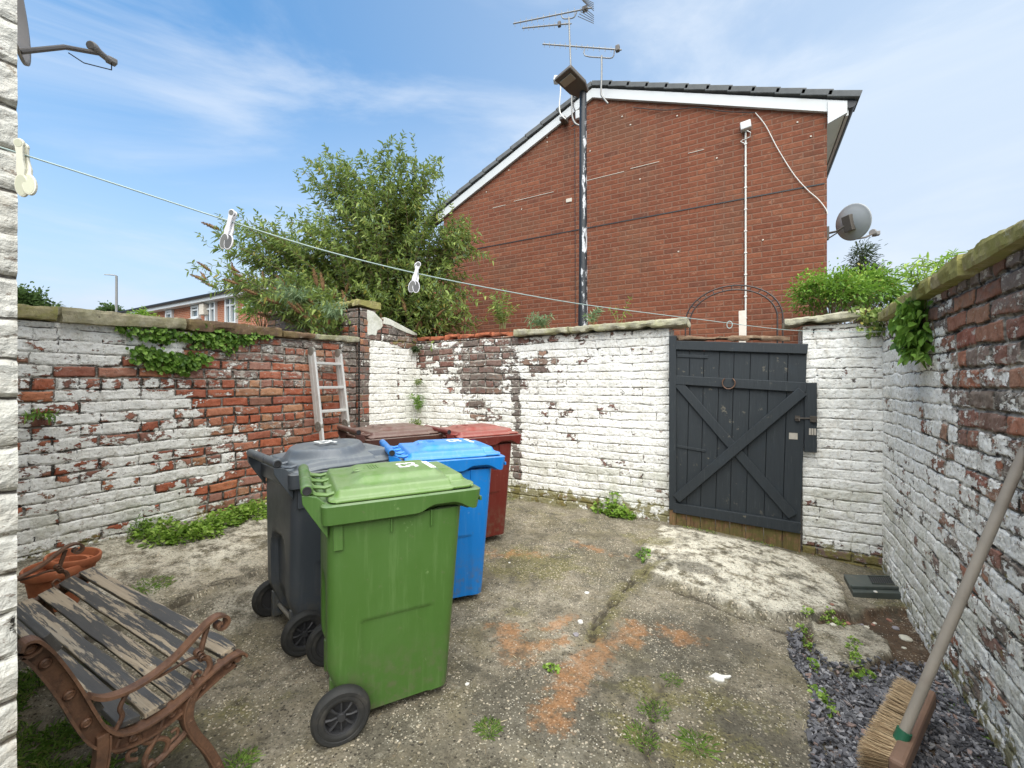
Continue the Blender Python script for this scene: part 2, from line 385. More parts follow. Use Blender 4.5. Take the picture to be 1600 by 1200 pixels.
# ------------------------------------------------------------------ the ground
def G(px, py, z=0.0): v = atZ(px, py, z); return (v.x, v.y)
def poly_px(pts, z=0.0): return np.array([G(x, y, z) for x, y in pts])
def seg_dist(X, Y, pts, closed=False):
    D = np.full(X.shape, 1e9); n = len(pts)
    for i in range(n if closed else n-1):
        a = pts[i]; b = pts[(i+1) % n]; dx, dy = b[0]-a[0], b[1]-a[1]; l = dx*dx+dy*dy+1e-12
        t = np.clip(((X-a[0])*dx+(Y-a[1])*dy)/l, 0, 1); D = np.minimum(D, np.hypot(X-a[0]-t*dx, Y-a[1]-t*dy))
    return D
def inside(X, Y, pts):
    c = np.zeros(X.shape, bool); n = len(pts); j = n-1
    for i in range(n):
        xi, yi = pts[i]; xj, yj = pts[j]
        c ^= ((yi > Y) != (yj > Y)) & (X < (xj-xi)*(Y-yi)/(yj-yi+1e-12)+xi); j = i
    return c
def sdf(X, Y, pts): return np.where(inside(X, Y, pts), -1, 1)*seg_dist(X, Y, pts, True)

ramp_poly = poly_px([(1030, 830), (1150, 850), (1262, 868), (1320, 905), (1325, 945), (1290, 965), (1180, 968), (1060, 925), (1010, 905), (1000, 868)], -.02)
bed_poly = poly_px([(1395, 935), (1325, 950), (1270, 962), (1238, 1000), (1245, 1040), (1285, 1100), (1275, 1150), (1290, 1260), (1800, 1400), (1900, 1150), (1500, 950)], -.05)
slab_poly = poly_px([(1265, 968), (1345, 962), (1390, 985), (1395, 1010), (1345, 1035), (1300, 1042), (1270, 1015)], -.03)
crack1 = poly_px([(1035, 880), (990, 905), (965, 935), (935, 965), (925, 1000)], 0)
crack2 = poly_px([(1005, 905), (1060, 925), (1150, 960), (1240, 985)], 0)
crack3 = poly_px([(1040, 1060), (1020, 1100), (1015, 1150), (1000, 1230)], 0)
crack4 = [(-2.95, .2), (-2.96, .8), (-2.94, 1.15), (-3.0, 1.45), (-2.94, 1.76), (-2.9, 2.2), (-2.92, 3.6)]
def gheight(X, Y):
    z = .012*(fbm(X, Y, 1.3, 3, 2)-.5)*2
    wob = (vnoise(Y, Y*0+3, 2.2, 5)-.5)*.05+(vnoise(X, Y, 9, 7)-.5)*.03
    left = X+2.95+wob
    z = z + np.where(left < 0, .105+(-left)*.10, .08*sstep(.6, 0.0, left))*1.0
    z = z + .03*sstep(3.0, 4.4, Y)*sstep(.2, -1.2, X)
    z = z - .10*sstep(-.3, .9, X)*sstep(1.6, 3.6, Y)
    z = z - .03*sstep(.1, .7, X)*sstep(3, 1, Y)
    nz_ = (vnoise(X, Y, 7, 11)-.5)*.07+(vnoise(X, Y, 25, 12)-.5)*.02
    r = sdf(X, Y, ramp_poly)+nz_*.7
    z = z + .035*sstep(.012, -.02, r) + .02*sstep(0, -.4, r)
    b = sdf(X, Y, bed_poly)+nz_*.6
    z = z - .045*sstep(.0, -.04, b)
    s = sdf(X, Y, slab_poly)+nz_*.35
    z = z + .04*sstep(.006, -.008, s)
    cr = np.minimum(np.minimum(seg_dist(X, Y, crack1), seg_dist(X, Y, crack2)), seg_dist(X, Y, crack3))+(vnoise(X, Y, 9, 44)-.5)*.06+(vnoise(X, Y, 28, 45)-.5)*.03
    z = z - .016*sstep(.028, .002, np.abs(cr))
    z = z + .004*(fbm(X, Y, 18, 3, 21)-.5)
    return z
def gz(x, y): return float(gheight(np.array([x], float), np.array([y], float))[0])
gx = np.arange(-4.32, 1.12, .0125); gy = np.arange(-.9, 4.62, .0125)
GX, GY = np.meshgrid(gx, gy, indexing='ij')
GZ = gheight(GX, GY)
def blob(px, py, rx, ry, rot=0.0, z=0.0):
    c = G(px, py, z); dx = GX-c[0]; dy = GY-c[1]; a = math.radians(rot); u = dx*math.cos(a)+dy*math.sin(a); v = -dx*math.sin(a)+dy*math.cos(a)
    return np.clip(1-np.hypot(u/rx, v/ry), 0, 1)
def line_blob(pxs, wdt):
    return np.clip(1-seg_dist(GX, GY, poly_px(pxs))/wdt, 0, 1)
rn = (fbm(GX, GY, 6, 4, 31)-.5)
orange = np.maximum.reduce([line_blob([(790, 985), (810, 1020)], .16), line_blob([(850, 985), (890, 965)], .08), line_blob([(995, 985), (945, 1010), (900, 1060), (865, 1120)], .15), line_blob([(1040, 985), (1080, 1000)], .14), line_blob([(900, 850), (960, 870), (1010, 880)], .1)*.6, line_blob([(770, 865), (840, 868)], .14)*.75, line_blob([(830, 1010), (880, 1000)], .1)*.8])
orange = np.clip(orange*1.15+(fbm(GX, GY, 13, 4, 33)-.5)*1.5*np.clip(orange*4, 0, 1)+rn*.5*np.clip(orange*4, 0, 1), 0, 1)
rr = sdf(GX, GY, ramp_poly); bb = sdf(GX, GY, bed_poly); sl_ = sdf(GX, GY, slab_poly)+(vnoise(GX, GY, 7, 11)-.5)*.025
pale = np.maximum.reduce([sstep(.02, -.08, rr)*1.0, blob(330, 870, .55, .6, 0, .12)*.9, blob(380, 960, .3, .35)*.5, blob(1120, 1060, .05, .04)*3, blob(850, 1160, .5, .2)*.35, blob(880, 1000, .06, .3, 40)*.5, sstep(.1, -.6, GX+2.97)*.6, sstep(.01,-.01,sl_)*.35])
pale = np.clip(pale+rn*.5, 0, 1)
moss = np.maximum.reduce([blob(830, 880, .75, .55)*1.0, blob(1020, 850, .5, .25)*.8, blob(1040, 1090, .55, .18, 20)*.9, blob(1100, 1180, .4, .3)*.9, blob(330, 1060, .5, .4)*.5, blob(250, 1130, .7, .5)*.7, blob(860, 810, 1.5, .4)*.55, blob(1180, 1100, .4, .3)*.6, sstep(.35, .0, .9-GX)*.5, line_blob([(1035, 885), (990, 905), (965, 935), (925, 1000)], .12)*.8, blob(1000, 1150, .3, .25)*.6, sstep(4.15, 4.5, GY)*.5, blob(800,960,.3,.3)*.4])
moss = np.clip(moss*1.2+rn*1.2-.1, 0, 1)
dark = np.maximum.reduce([blob(1090, 1000, .6, .5)*.8, blob(1000, 1080, .6, .4)*.5, blob(1090, 900, .2, .12)*1.6, blob(830, 1110, .7, .5)*.8, blob(620, 1150, .6, .4)*.5, blob(420, 1150, .5, .5)*.35, blob(900, 860, .4, .2)*.5, sstep(.0, -.03, bb)*1.0*(1-sstep(.01, -.01, sl_)), blob(1180, 1160, .6, .4)*.7, blob(420, 1000, .6, .35)*.3])
dark = np.clip(dark+rn*.9, 0, 1)
soil = np.clip(sstep(.01, -.03, bb+(vnoise(GX, GY, 9, 41)-.5)*.08)*(1-sstep(.01, -.01, sl_)), 0, 1)
crk_ = np.minimum.reduce([seg_dist(GX, GY, crack1), seg_dist(GX, GY, crack2), seg_dist(GX, GY, crack3), seg_dist(GX, GY, crack4)])+(vnoise(GX, GY, 9, 44)-.5)*.06+(vnoise(GX, GY, 28, 45)-.5)*.03
crack = np.clip(sstep(.022, .0, np.abs(crk_)), 0, 1)
nu, nv = GX.shape
t = NT('worn_concrete'); o = t.tex('Object'); oz = t.vmap(o, scale=(1, 1, .2))
big = t.noise(oz, 1.4, 6, .62, con=1.6); med = t.noise(oz, 9, 9, .72, con=1.9); fine = t.noise(oz, 60, 6, .75, con=2.0)
c = t.mix(t.ss(.35, .65, big), (.125, .110, .078), (.225, .195, .143)); c = t.mul(c, .38+med*1.25)
c = t.mix(t.ss(.45, .62, t.noise(t.vmap(oz, loc=(4, 4, 0)), 3.5, 8, .7))*.55, c, (.17, .145, .085))
c = t.mix((t.attr('pale')*1.1*t.ss(.28, .6, med)).clamp(), c, t.mix(med, (.50, .46, .36), (.62, .58, .48)))
c = t.mix(t.ss(.38, .78, t.attr('dark')*.85+med*.45)*.74, c, (.08, .072, .054))
c = t.mix(t.ss(.32, .72, t.attr('moss')*.85+(med-.5)*.7+(fine-.5)*.25+.05)*.80, c, t.mix(fine, (.07, .066, .022), (.20, .175, .07)))
c = t.mix(t.attr('soil'), c, t.mix(med, (.045, .03, .02), (.14, .09, .055)))
c = t.mul(c, .55+fine*.9)
# exposed aggregate and grit
v1 = t.voro(oz, 62); k1 = t.white(t.vmap(t.voro(oz, 62, out='Position'), scale=(50, 50, 50)))
agg = t.ss(.30, .55, t.noise(oz, 2.2, 5, .65, con=1.8))
c = t.mix(t.ss(.40, .30, v1)*t.math('GREATER_THAN', k1, .78)*agg*.85, c, t.mix(k1, (.66, .62, .50), (.50, .42, .31)))
c = t.mix(t.ss(.36, .26, v1)*t.math('LESS_THAN', k1, .14)*.85, c, (.035, .03, .024))
v2 = t.voro(oz, 125); k2 = t.white(t.vmap(t.voro(oz, 125, out='Position'), scale=(90, 90, 90)))
c = t.mix(t.ss(.44, .34, v2)*t.math('GREATER_THAN', k2, .78)*.6*agg, c, (.58, .54, .43))
c = t.mix(t.ss(.44, .34, v2)*t.math('LESS_THAN', k2, .20)*.8, c, (.04, .035, .028))
c = t.mix(t.ss(.30, 1.15, t.attr('orange')*1.0+(t.noise(oz, 20, 10, .80, con=2)-.5)*1.9)*.56, c, t.mix(fine, (.24, .10, .03), (.50, .23, .085)))
gr = t.ss(.50, .72, t.noise(t.vmap(oz, loc=(8, 2, 0)), 3.4, 12, .80, con=1.5)); c = t.mix(gr*.78, c, (.060, .055, .040)); g2 = t.ss(.56, .70, t.noise(t.vmap(oz, loc=(2, 9, 0)), 13, 9, .78, con=1.5)); c = t.mix(g2*.62, c, (.06, .052, .038)); c = t.mix(t.ss(.58, .75, t.noise(t.vmap(oz, loc=(5, 5, 0)), 8, 9, .78, con=1.5))*.35, c, (.46, .42, .33))
c = t.mix(t.attr('crack')*.85, c, (.035, .028, .02))
M['ground'] = t.finish(c, .93, bump=med*.45+fine*.35+t.ss(.42, .25, v1)*.25, bstr=.85, bdist=.012, spec=.22)
V = np.stack([GX.ravel(), GY.ravel(), GZ.ravel()], 1)
yard = np_mesh('yard_ground', V, grid_faces(nu, nv), M['ground'], smooth=True, attrs=dict(pale=pale.ravel(), moss=moss.ravel(), dark=dark.ravel(), orange=orange.ravel(), soil=soil.ravel(), crack=crack.ravel()))
tag(yard, kind='structure')
M['alley'] = simple('alley_asphalt', (.09, .085, .075), .95, noise=.4, nscale=3)
tag(MB().add([(-400, -400, -.30), (400, -400, -.30), (400, 400, -.30), (-400, 400, -.30)], [(0, 1, 2, 3)]).build('ground', M['alley']), kind='structure')

# ------------------------------------------------------------------ boundary walls
def wall_mesh(name, parent, p0, p1, zb, zt, mat, res, paint=0.9, soot=.2, lime=.3, moss=0.0, thick=.22, u0=0.0, back=True):
    p0 = np.array(p0, float); p1 = np.array(p1, float); Lw = np.hypot(*(p1-p0)); d = (p1-p0)/Lw; nrm = np.array([d[1], -d[0]])
    nu = max(2, int(Lw/res)+1); u = np.linspace(0, Lw, nu)
    ztv = np.array([zt(a) if callable(zt) else zt for a in u]); zmax = ztv.max(); nv = max(2, int((zmax-zb)/res)+1)
    s = np.linspace(0, 1, nv); U = np.repeat(u[:, None], nv, 1); Z = zb+(ztv[:, None]-zb)*s[None, :]
    V = np.stack([p0[0]+d[0]*U, p0[1]+d[1]*U, Z], 2).reshape(-1, 3); uv = np.stack([U+u0, Z], 2).reshape(-1, 2)
    X = V[:, 0].reshape(U.shape); Y = V[:, 1].reshape(U.shape)
    fld = {}
    for k, f in (('paint', paint), ('soot', soot), ('lime', lime), ('moss', moss)):
        fld[k] = (f(X, Y, Z, U) if callable(f) else np.full(U.shape, float(f))).ravel()
    F = grid_faces(nu, nv)
    n0 = len(V); b = nrm*-thick; A = p0; B = p1
    ex = []
    def quad(pts, uvs):
        nonlocal V, uv, F
        i = len(V); V = np.vstack([V, pts]); uv = np.vstack([uv, uvs]); F = np.vstack([F, [[i, i+1, i+2, i+3]]])
        for k in fld: fld[k] = np.append(fld[k], [np.median(fld[k][:n0])]*4)
    za, zc = ztv[0], ztv[-1]
    if back:
        quad([(*(A+b), zb), (*A, zb), (*A, za), (*(A+b), za)], [(-thick+u0, zb), (u0, zb), (u0, za), (-thick+u0, za)])
        quad([(*B, zb), (*(B+b), zb), (*(B+b), zc), (*B, zc)], [(Lw+u0, zb), (Lw+thick+u0, zb), (Lw+thick+u0, zc), (Lw+u0, zc)])
        quad([(*(B+b), zb), (*(A+b), zb), (*(A+b), za), (*(B+b), zc)], [(Lw+u0, zb), (u0, zb), (u0, za), (Lw+u0, zc)])
        quad([(*A, za), (*B, zc), (*(B+b), zc), (*(A+b), za)], [(u0, 0), (Lw+u0, 0), (Lw+u0, thick), (u0, thick)])
    return np_mesh(name, V, F, mat, parent, fld, smooth=False, uv=uv)

def stone(name, parent, p0, p1, z0, z1, w, h, mat, seed=0, chip=.012, off=0.0):
    """rough coping stone from p0 to p1 (xy), base height z0->z1, width w, thickness h"""
    import bmesh
    bm = bmesh.new(); bmesh.ops.create_cube(bm, size=1.0)
    p0 = Vector((*p0, z0)); p1 = Vector((*p1, z1)); L_ = (p1-p0).length
    lc = max(2, int(L_/.02))
    bmesh.ops.subdivide_edges(bm, edges=[e for e in bm.edges if abs((e.verts[0].co-e.verts[1].co).x) > .5], cuts=lc, use_grid_fill=True)
    bmesh.ops.subdivide_edges(bm, edges=[e for e in bm.edges if abs((e.verts[0].co-e.verts[1].co).y) > .5], cuts=6, use_grid_fill=True)
    bmesh.ops.subdivide_edges(bm, edges=[e for e in bm.edges if abs((e.verts[0].co-e.verts[1].co).z) > .5], cuts=3, use_grid_fill=True)
    d = (p1-p0).normalized(); n = Vector((d.y, -d.x, 0)).normalized(); up = n.cross(d)*-1
    if up.z < 0: up = -up
    for v in bm.verts:
        c = v.co.copy(); q = Vector((c.x*L_, c.y*w, c.z*h))
        edge = min(.5-abs(c.y), .5) 
        s_ = mnoise.noise(q*4+Vector((seed, 0, 0)))*chip*.7+mnoise.noise(q*19+Vector((seed, 5, 0)))*chip*.45-(max(0, mnoise.noise(Vector((q.x*7+seed, q.y, seed)))-.12)*chip*3 if c.z < 0 else 0)
        r = Vector((c.x*.0, (1 if c.y > 0 else -1)*(abs(c.y) > .45), (1 if c.z > 0 else -1)*(abs(c.z) > .45)))
        rd = 0.004 if (abs(c.y) > .45 and abs(c.z) > .45) else 0
        q += r*(s_*1.5-rd)
        if abs(c.x) > .49: q.x -= math.copysign(.004+abs(mnoise.noise(q*12+Vector((seed, 0, 3))))*.012, c.x)
        v.co = (p0+p1)/2 + d*q.x + n*(q.y+off) + up*(q.z+h/2)
    me = bpy.data.meshes.new(name); bm.to_mesh(me); bm.free(); o = bpy.data.objects.new(name, me); COL.objects.link(o); me.materials.append(mat); o.parent = parent
    return o

XL, YB = -4.2, 4.45
def RX(y): return .966-.0376*(YB-y)      # inner face of the right wall
# left wall
lw = thing('boundary_wall', 'long left boundary wall of red brick with peeling white paint and ivy under its stone coping', 'wall', (0, 0, 0))
def p_left(X, Y, Z, U):
    edge = 1.95+(Z-1.0)*(-.25)+(fbm(Y, Z, 2.5, 3, 3)-.5)*1.0
    P = .18+.44*sstep(edge+.6, edge-.4, Y)
    P += .30*sstep(1.72, 1.80, Z)*sstep(1.9, 1.3, Y)
    P += .16*(fbm(Y, Z, 1.6, 3, 9)-.4)*sstep(edge+.2, edge-.2, Y)
    P += .14*sstep(1.1, .5, Z)*sstep(edge+.1, edge-.3, Y)
    P -= .22*np.exp(-((Y-1.75)**2/.25+(Z-1.50)**2/.02))
    P -= .12*np.exp(-((Y-1.1)**2/.10+(Z-1.48)**2/.012))
    P += .2*np.exp(-((Y-1.6)**2/.09+(Z-1.73)**2/.02))
    return np.clip(P, 0, 1)
lwm = wall_mesh('wall', lw, (XL, .1), (XL, 3.58), -.1, lambda u: 1.80+.028*u, M['brick_left'], .014, paint=p_left,
    soot=lambda X, Y, Z, U: .10+.30*sstep(1.35, 1.7, Z)*sstep(1.8, 2.4, Y)+.5*sstep(3.3, 3.6, Y), lime=lambda X, Y, Z, U: .30+.25*sstep(1.2, 1.6, Z),
    moss=lambda X, Y, Z, U: np.clip(.75*sstep(.42, .2, Z)+.12*sstep(1.7, 1.85, Z), 0, 1))
ys = [.1, 1.02, 1.78, 2.62, 3.0, 3.6]
cm = ['stone_brown', 'stone_pale', 'stone_brown', 'stone_pale', 'stone_grey']
for i in range(5):
    za = 1.80+.028*(ys[i]-.1)+.006; zb_ = 1.80+.028*(ys[i+1]-.1)+.006
    stone('coping_stone', lw, (XL-.10, ys[i]+.004), (XL-.10, ys[i+1]-.004), za, zb_, .34, .10 if i < 3 else .07, M[['stone_moss','stone_pale','stone_brown','stone_brown','stone_grey'][i]], seed=i*7.3, chip=.010)
# brick pier at the end of the left wall
pr = thing('brick_pier', 'dark brick pier with a mossy cap between the left wall and the white corner', 'pier')
wall_mesh('wall', pr, (-4.55, 3.60), (-4.155, 3.60), -.1, 2.33, M['brick_left'], .016, paint=.12, soot=.62, lime=.25, moss=.2, thick=.25)
wall_mesh('side', pr, (-4.155, 3.60), (-4.155, 3.68), -.1, 2.33, M['brick_left'], .016, paint=.1, soot=.5, lime=.3, moss=.1, thick=.1)
stone('cap', pr, (-4.62, 3.74), (-4.12, 3.74), 2.335, 2.36, .36, .085, M['stone_moss'], seed=3, chip=.02)
# white corner wall with sloping top
cw = thing('corner_wall', 'white painted corner wall with bare bricks under a sloping flaked render coping', 'wall')
c0 = (-4.16, 3.69); c1 = (-4.0, 4.45)
ctop = lambda u: 2.31-.30*u
wall_mesh('wall', cw, c0, c1, -.1, ctop, M['brick_back'], .013, thick=.3, u0=5,
    paint=lambda X, Y, Z, U: np.clip(.20+.75*sstep(2.00-.1*vnoise(U, Z, 6, 2), 1.93-.12*vnoise(U, Z, 6, 2), Z)-.35*np.exp(-((U-.48)**2/.0006+(Z-1.35)**2/.25)), 0, 1),
    soot=.1, lime=.42, moss=lambda X, Y, Z, U: .75*np.exp(-((Z-1.95)**2/.003))*sstep(.25, .5, U))
def crn(name, pts, h, off):
    m = MB(); dd = Vector((c1[0]-c0[0], c1[1]-c0[1], 0)).normalized(); nn = Vector((dd.y, -dd.x, 0))
    P = [Vector((*c0, 0))+dd*u+Vector((0, 0, z))+nn*off for u, z in pts]; Q = [p-nn*h for p in P]; n = len(P)
    m.add(P+Q, [tuple(range(n-1, -1, -1)), tuple(range(n, 2*n))]+[(i, (i+1) % n, n+(i+1) % n, n+i) for i in range(n)])
    return m.build(name, M['render'], cw, bevel=.006)
crn('render_patch', [(.0, 2.33), (.12, 2.31), (.235, 2.22), (.245, 2.14), (.21, 2.10), (.17, 2.08), (.15, 2.01), (.09, 2.02), (.03, 2.0), (.02, 2.10), (.035, 2.17), (.0, 2.24)], .28, .018)
crn('coping_render', [(.26, 2.26), (.34, 2.245), (.5, 2.19), (.64, 2.14), (.77, 2.095), (.775, 2.07), (.70, 2.07), (.6, 2.09), (.45, 2.13), (.35, 2.165), (.25, 2.17)], .34, .03)
# back wall left of the gate
bw_ = thing('boundary_wall', 'flaking white back wall between the corner and the gate with a bare brown brick stretch', 'wall')
gl = atY(1046, 600, YB).x; xs = atY(805, 600, YB).x
def p_back(X, Y, Z, U):
    dd = (vnoise(X, Z, 3, 4)-.5)*.35
    left = sstep(xs+.12, xs-.02, X)
    Pl = .34+.28*sstep(1.62, 1.3, Z+dd)+.12*sstep(1.85, 1.6, Z)
    Pl = Pl-.40*np.exp(-((X-(xs-.50))**2/.12+(Z-1.42)**2/.10))+.25*sstep(-3.35, -3.8, X)*sstep(1.75, 1.45, Z)
    Pr = .83+.08*(vnoise(X, Z, 1.5, 8)-.5)-.28*sstep(1.80, 1.95, Z)-.34*np.exp(-((X-xs-.25)**2/.06+(Z-1.50)**2/.06))-.16*np.exp(-((X-xs-.75)**2/.10+(Z-.95)**2/.03))-.15*sstep(.22, .1, Z)
    P = Pl*left+Pr*(1-left)
    P -= .50*np.exp(-((X-xs-.03-.05*(vnoise(Z,Z*0,5,6)-.5))**2/.0028))*sstep(1.75, 1.3, Z)
    return np.clip(P, 0, 1)
btop = lambda u: 1.98 if u < (xs+4.0) else 1.955
wall_mesh('wall', bw_, (-4.0, YB), (gl, YB), -.15, btop, M['brick_back'], .013, paint=p_back,
    soot=lambda X, Y, Z, U: .25+.45*np.exp(-((X-(xs-.45))**2/.2+(Z-1.4)**2/.12))+.5*np.exp(-((X-xs-.02)**2/.006)), lime=lambda X, Y, Z, U: .42+.1*sstep(xs, xs+.3, X),
    moss=lambda X, Y, Z, U: np.clip(.85*sstep(.28, .1, Z)+.3*sstep(1.9, 1.99, Z)+.28*sstep(.7, .2, Z)*np.exp(-((X+2.2)**2/.3)), 0, 1))
# bare top course
for i in range(7):
    a = -3.98+i*.24; 
    if a+.23 > xs-.06: break
    stone('top_brick', bw_, (a, YB+.10), (a+.225, YB+.10), 1.985, 1.985+random.uniform(-.01, .01), .22, .06, simple('bare_red_brick', (.34, .10, .045), .9, noise=.4, nscale=25, bstr=.5, dirt=(.09, .06, .04)) if i == 0 else bpy.data.materials['bare_red_brick'], seed=i*3.1, chip=.014)
cx_ = [xs+.03, atY(893, 600, YB).x, gl+.18]
stone('coping_stone', bw_, (cx_[0], YB+.06), (cx_[1]-.004, YB+.06), 1.965, 1.96, .34, .075, M['stone_grey'], seed=31, chip=.014)
stone('coping_stone', bw_, (cx_[1]+.004, YB+.06), (cx_[2], YB+.06), 1.962, 1.972, .34, .07, M['stone_grey'], seed=37, chip=.014)
# back wall right of the gate
gr_ = atY(1254, 700, YB).x
br = thing('boundary_wall', 'short white painted wall right of the gate with a weathered stone on top', 'wall')
wall_mesh('wall', br, (gr_, YB), (.975, YB), -.25, 1.90, M['brick_back'], .011, u0=20, thick=.25,
    paint=lambda X, Y, Z, U: np.clip(.89-.22*sstep(1.80, 1.9, Z)-.55*sstep(.12, -.05, Z+.1*(vnoise(X, Z, 8, 3)-.5))-.2*np.exp(-((X-gr_-.05)**2/.004+(Z-.2)**2/.02)), 0, 1),
    soot=.1, lime=.3, moss=lambda X, Y, Z, U: np.clip(.9*sstep(.12, -.05, Z), 0, 1))
stone('coping_stone', br, (gr_-.14, YB+.08), (.80, YB+.08), 1.905, 1.945, .36, .06, M['stone_grey'], seed=41, chip=.014)
# right wall
rw = thing('boundary_wall', 'right boundary wall, white at its far end and dark bare brick nearer, under mossy timber like coping stones', 'wall')
def p_right(X, Y, Z, U):
    e = 3.12-.18*(Z-1)+(fbm(Y, Z, 3, 3, 6)-.5)*.35
    P = .34+.48*sstep(e-.25, e+.25, Y)+.22*sstep(1.45, .85, Z)*sstep(e+.2, e-.2, Y)-.30*sstep(1.55, 1.80, Z)*sstep(3.9, 3.5, Y)
    P += .10*(fbm(Y, Z, 2, 3, 16)-.5)+.10*sstep(1.0, .5, Z)*sstep(3.3, 2.6, Y)
    return np.clip(P, 0, 1)
wall_mesh('wall', rw, (RX(YB)+.0, YB), (RX(-.6), -.6), -.3, 1.885, M['brick_right'], .0115, paint=p_right, u0=40, thick=.25,
    soot=lambda X, Y, Z, U: np.clip(.12+.40*sstep(1.55, 1.88, Z), 0, 1), lime=lambda X, Y, Z, U: np.clip(.62-.28*sstep(1.45, 1.8, Z)+.10*sstep(1.1, .7, Z), 0, 1),
    moss=lambda X, Y, Z, U: np.clip(.62*sstep(.25, -.12, Z)+.18*sstep(3.0, 2.4, Y)*sstep(1.3, .9, Z)*1.2, 0, 1))
for i, (a, b) in enumerate([(4.35, 3.72), (3.72, 3.05), (3.05, 2.62), (2.62, 2.02), (2.02, 1.3), (1.3, .5), (.5, -.5)]):
    stone('coping_stone', rw, (RX(a)+.10, a-.004), (RX(b)+.10, b+.004), 1.892, 1.892, .34, .085, M['stone_moss'], seed=50+i*5, chip=.013)
# neighbour's wall beyond the left wall
nw = thing('garden_wall', 'dark old brick garden wall beyond the left wall under the buddleia', 'wall')
wall_mesh('wall', nw, (-6.5, 3.86), (-4.56, 3.86), -.2, 2.44, M['brick_old'], .2, paint=.02, soot=.5, lime=.15, moss=.42)
for i in range(5): stone('coping_stone', nw, (-6.55+i*.4, 3.95), (-6.16+i*.4, 3.95), 2.44, 2.44, .26, .06, M['stone_brown'], seed=80+i, chip=.02)
# painted corner of the house next to the camera
hc_ = thing('house_wall', 'white painted rough brick house corner at the left edge beside the bench', 'wall')
NX = -1.30
wall_mesh('wall', hc_, (NX, -1.2), (NX, .257), -.05, 4.4, M['brick_near'], .011, paint=lambda X, Y, Z, U: np.clip(.93-.16*sstep(1.7, 1.1, Z), 0, 1), soot=.1, lime=.3, moss=0, thick=.3, u0=60, back=False)
wall_mesh('side_wall', hc_, (NX-.015, .226), (-4.19, .226), -.05, 4.4, M['brick_near'], .05, paint=.9, soot=.1, lime=.3, moss=.2, thick=.2, u0=70, back=False)
# ------------------------------------------------------------------ the brick house behind
M['white_pvc'] = simple('white_trim', (.55, .56, .55), .45, noise=.06, nscale=6, dirt=(.45, .44, .36), dscale=3, damt=.3)
M['tile'] = simple('concrete_roof_tile', (.11, .115, .115), .85, noise=.35, nscale=14, bstr=.4, dirt=(.20, .19, .15), dscale=9, damt=.5)
M['black_paint'] = simple('black_paint', (.012, .013, .015), .45, noise=.3, nscale=20)
M['steel'] = simple('galvanised_steel', (.24, .235, .22), .5, metal=.5, noise=.3, nscale=30)
M['cable'] = simple('white_cable', (.62, .61, .56), .5)
M['dark_cable'] = simple('black_cable', (.02, .02, .02), .5)
HY = 6.5
hs = thing('brick_house', 'large red brown brick house, its gable end rising behind the back wall', 'house')
xr, xl, xa = .857, -5.15, -2.15
ZA = 6.08; sR, sL = .39, .445            # underside of verge at the wall plane
def vz(x): return ZA-(x-xa)*sR if x > xa else ZA-(xa-x)*sL
m = MB(); nose = [(xl, -.3), (xr, -.3), (xr, vz(xr)-.12), (xa, vz(xa)-.12), (xl, vz(xl)-.12)]
V = [(x, HY, z) for x, z in nose]+[(x, HY+9, z) for x, z in nose]
me = bpy.data.meshes.new('wall'); me.from_pydata(V, [], [(0, 1, 2, 3, 4), (9, 8, 7, 6, 5), (1, 6, 7, 2), (0, 4, 9, 5)]); ul = me.uv_layers.new(name='UVMap')
for pl in me.polygons:
    for li in pl.loop_indices:
        v = me.vertices[me.loops[li].vertex_index].co
        ul.data[li].uv = (v.x+30, v.z) if abs(pl.normal.y) > .5 else (v.y+60, v.z)
me.materials.append(M['brick_gable']); o = bpy.data.objects.new('wall', me); COL.objects.link(o); o.parent = hs
# dark movement lines (cable runs) and pale mortar repairs on the gable
def on_g(px, py, off=.02): return atY(px, py, HY-off)
def catline(name, pts, r, mat, parent=None, off=.02, sub=6, n=6):
    P = [on_g(*p, off) if len(p) == 2 else Vector(p) for p in pts]; Q = []
    for i in range(len(P)-1):
        a = P[max(i-1, 0)]; b = P[i]; c = P[i+1]; d = P[min(i+2, len(P)-1)]
        for k in range(sub):
            t_ = k/sub; Q.append(.5*((2*b)+(c-a)*t_+(2*a-5*b+4*c-d)*t_*t_+(3*b-a-3*c+d)*t_**3))
    Q.append(P[-1]); return MB().tube(Q, r, n).build(name, mat, parent)
# verge boards
eR = 1.10
ez = vz(eR)
for nm, xa_, xb_ in (('verge_board', xa, eR-.05), ('verge_board', xa, xl-.1)):
    m = MB(); z0, z1 = vz(xa_), vz(xb_); hgt = .145
    P = [(xa_, z0), (xb_, z1), (xb_, z1-hgt), (xa_, z0-hgt)]
    m.add([(x, HY-.05, z) for x, z in P]+[(x, HY-.005, z) for x, z in P], [(0, 1, 2, 3), (7, 6, 5, 4), (0, 4, 5, 1), (1, 5, 6, 2), (2, 6, 7, 3), (3, 7, 4, 0)]).build(nm, M['white_pvc'], hs)
